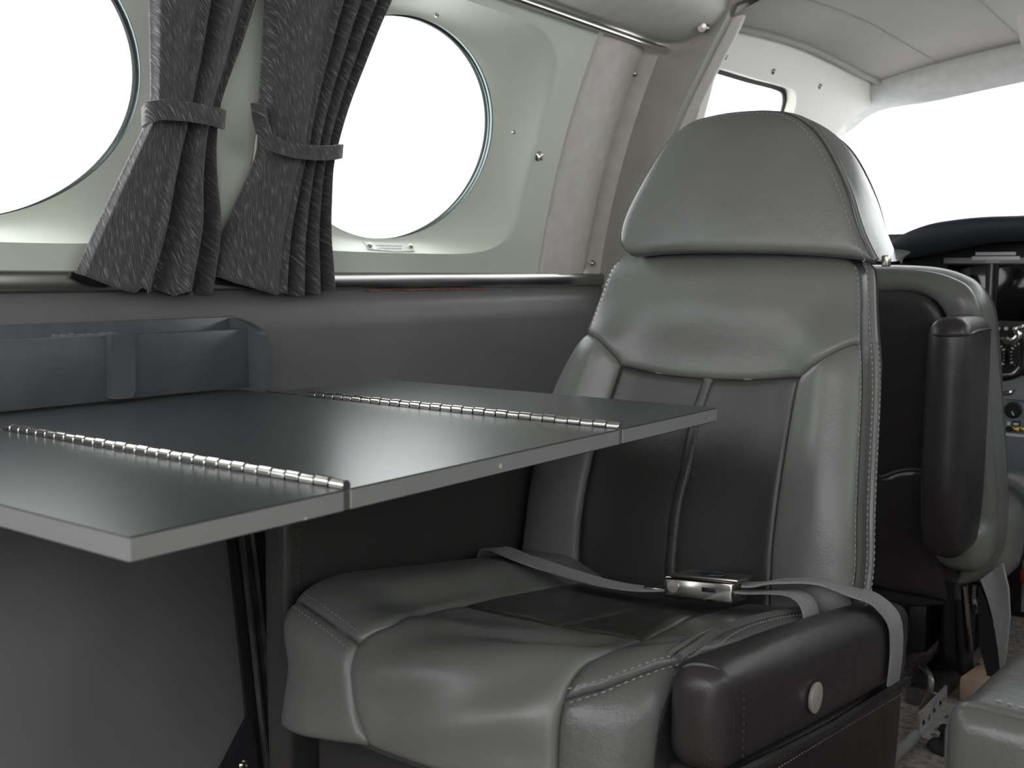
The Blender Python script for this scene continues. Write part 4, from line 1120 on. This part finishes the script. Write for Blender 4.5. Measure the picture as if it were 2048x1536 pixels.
rect('display_bezel', 1880, 524, 2330, 652, 0, .010, 'panel_black')
rect('header_strip', 1890, 514, 2330, 527, .010, .014, 'panel_mid')
sc1 = rect('display_screen', 1892, 530, 1976, 644, .010, .012, 'screen'); rect('display_screen', 1994, 530, 2230, 644, .010, .012, 'screen')
rect('display_bar', 1979, 527, 1990, 652, .010, .022, 'panel_mid')
rect('placard_strip', 1954, 504, 2035, 511, .014, .016, 'white_mark', bev=.0005); rect('placard_strip', 1947, 512.5, 2043, 520, .015, .017, 'white_mark', bev=.0005)
def text(body_, u, v, h, m, parent, d):
    cu_ = bpy.data.curves.new('txt', 'FONT'); cu_.body = body_; cu_.size = 1.0
    ob = bpy.data.objects.new('txt', cu_); COL.objects.link(ob)
    dg = bpy.context.evaluated_depsgraph_get(); me = bpy.data.meshes.new_from_object(ob.evaluated_get(dg))
    P = pp(u, v, d); Vt = [(P[0] + q.co.x * h, P[1], P[2] + q.co.y * h) for q in me.vertices]; Ft = [list(q.vertices) for q in me.polygons]
    bpy.data.objects.remove(ob); 
    return mk('lettering', Vt, Ft, m, parent, False)
text('GARMIN', 1971, 526, .0085, 'white_mark', ip, .0145)
rect('switch_strip', 1984, 650, 2330, 672, .006, .016, 'panel_black')
for u in (1997, 2013, 2030, 2046, 2062, 2078):
    V, Fc = lathe(pp(u, 657, .016), (0, -1, 0), [(.0045, 0), (.0045, .006), (.003, .008), (.0001, .008)], 10); mk('switch_knob', V, Fc, 'white_mark', ip)
V, Fc = box((-1.05, YP - .002, -.285), (.37, YP + .05, -.12), .004); mk('gauge_board', V, Fc, 'panel_mid', ip)
for (u, v, r) in ((1981, 712, .045), (2052, 712, .045), (2130, 712, .045), (2205, 712, .045)):
    c = pp(u, v); g = thing('gauge', c); g.parent = ip; g.location = WL[g] - WL[ip]
    V, Fc = lathe(c, (0, -1, 0), [(r, 0), (r, .008), (r * .92, .012), (r * .86, .008), (r * .85, .005)], 32); mk('bezel', V, Fc, 'panel_black', g)
    V, Fc = lathe(c + np.array([0, -.004, 0]), (0, -1, 0), [(r * .88, 0), (.0001, .0005)], 32); mk('dial', V, Fc, 'screen', g)
    mb = MB()
    for k in range(24):
        a = 2 * math.pi * k / 24; q0, q1 = r * .66, r * .8; w = .0012 if k % 2 else .002
        d = np.array([math.cos(a), 0, math.sin(a)]); e = np.array([-math.sin(a), 0, math.cos(a)]); b_ = c + np.array([0, -.0052, 0])
        mb.add([b_ + d * q0 - e * w, b_ + d * q1 - e * w, b_ + d * q1 + e * w, b_ + d * q0 + e * w], [[0, 1, 2, 3]])
    mb.build('scale_marks', 'white_mark', g, False)
    d = np.array([math.cos(1 + u), 0, math.sin(1 + u)]); e = np.array([-d[2], 0, d[0]]); b_ = c + np.array([0, -.006, 0])
    mk('needle', [b_ - e * .002, b_ + d * r * .7, b_ + e * .002], [[0, 1, 2]], 'white_mark', g, False)
for (u, v) in ((2010, 676), (2007, 743), (2085, 676), (2085, 743)):
    V, Fc = lathe(pp(u, v, .002), (0, -1, 0), [(.007, 0), (.006, .004), (.0001, .005)], 12); mk('screw', V, Fc, 'steel', ip)
V, Fc = lathe(pp(2024, 738, .002), (0, -1, 0), [(.011, 0), (.010, .012), (.0001, .013)], 14); mk('knob', V, Fc, 'rubber', ip)
V, Fc = box((-1.05, YP - .03, -.445), (.37, YP + .03, -.285), .006); mk('lower_board', V, Fc, 'panel_bluegrey', ip)
def pl_(u, v): return px(u, v, y=YP - .03)
kb = thing('selector_knob', pl_(2027, 820)); kb.parent = ip; kb.location = WL[kb] - WL[ip]
V, Fc = lathe(pl_(2027, 820), (0, -1, 0), [(.019, 0), (.019, .004), (.014, .006), (.0125, .018), (.0001, .019)], 20); mk('cap', V, Fc, 'rubber', kb)
c = pl_(2027, 820); V, Fc = box((c[0] + .001, c[1] - .021, c[2] - .010), (c[0] + .004, c[1] - .018, c[2] - .001)); V = [(p[0] - .5 * (p[2] - c[2] + .005), p[1], p[2]) for p in V]; mk('pointer', V, Fc, 'white_mark', kb, False)
for u, m in ((2018, 'rubber'), (2032, 'brass'), (2046, 'brass'), (2060, 'brass')):
    V, Fc = lathe(pl_(u, 858), (0, -1, .15), [(.007, 0), (.007, .003), (.0035, .004), (.005, .016), (.0001, .018)], 12); mk('toggle', V, Fc, m, ip)
for (u0, v0, u1, v1, m) in ((2024, 843, 2041, 852, 'rubber'), (2014, 844, 2021, 850, 'white_mark'), (2027, 846, 2038, 850, 'white_mark'), (2022, 805, 2033, 809, 'white_mark'), (2010, 870, 2060, 871, 'white_mark')):
    a, b = pl_(u0, v1), pl_(u1, v0); k = .0008 if m == 'rubber' else .0014; V, Fc = box((a[0], a[1] - k, a[2]), (b[0], a[1] + .001, b[2])); mk('switch_label', V, Fc, m, ip, False)
V, Fc = box((-1.0, YP + .02, -.80), (.30, YP + .5, -.445), .01); mk('pedal_box', V, Fc, 'panel_black', ip)
# centre radio stack and the other side of the panel
for k in range(4):
    z0 = -.10 + .042 * k; rd = thing('radio', (-.34, YP, z0)); rd.parent = ip; rd.location = WL[rd] - WL[ip]
    V, Fc = box((-.155, YP - .022, z0), (.045, YP, z0 + .038), .003); mk('case', V, Fc, 'panel_black', rd)
    V, Fc = box((-.115, YP - .0235, z0 + .010), (.0, YP - .021, z0 + .030), .001); mk('display', V, Fc, 'screen', rd)
    for x in (-.138, .025):
        V, Fc = lathe((x, YP - .022, z0 + .019), (0, -1, 0), [(.011, 0), (.010, .014), (.0001, .015)], 14); mk('knob', V, Fc, 'rubber', rd)
for x in (.12, .22, .31):
    V, Fc = lathe((x, YP, -.03), (0, -1, 0), [(.04, 0), (.04, .01), (.034, .006), (.0001, .006)], 24); mk('gauge_blank', V, Fc, 'panel_black', ip)
# control yoke
yk = thing('control_yoke', px(2035, 760, y=2.5), 'silver and black control yoke in front of the instrument panel', 'control yoke')
yy = 2.47
V, Fc = tube(crs(np.array([px(u, v, y=yy) for u, v in ((2040, 648), (2050, 690), (2044, 735), (2018, 752), (1985, 752), (1950, 745), (1930, 720), (1935, 660))]), 6), .010, 10); mk('rim', V, Fc, 'dark_gear', yk)
V, Fc = tube(crs(np.array([px(u, v, y=yy - .01) for u, v in ((1965, 747), (1995, 750), (2025, 748), (2040, 735))]), 6), .004, 8); mk('rim_trim', V, Fc, 'chrome', yk)
V, Fc = tube(crs(np.array([px(u, v, y=yy - .005) for u, v in ((2010, 677), (2025, 683), (2038, 672), (2036, 660), (2050, 655))]), 5), [.003] + [.009] * 19 + [.010], 10); mk('grip', V, Fc, 'chrome', yk)
V, Fc = tube([px(1985, 752, y=yy), px(1985, 752, y=yy) + np.array([0, .165, 0])], .016, 12); mk('column', V, Fc, 'dark_gear', yk)
V, Fc = tube(crs(np.array([px(u, v, y=2.6) for u, v in ((1990, 787), (2010, 787), (2022, 785), (2028, 778))]), 4), .005, 8); mk('lever', V, Fc, 'chrome', yk)

# ================================================================== unseen mirrored facing seat of the club pair, added to block low aft light
def copy_tree(o, parent=None):
    c = o.copy(); COL.objects.link(c); c.parent = parent
    for ch in o.children: copy_tree(ch, c)
    return c
s2 = copy_tree(seat)
s2.scale = (1, -1, 1); s2.location = S((-.76, 2 * .475 - 1.2, -.8))
s2['label'] = 'two-tone grey leather cabin seat facing forward on the aft side of the table'
seat['group'] = s2['group'] = 'club seats beside the folding table'
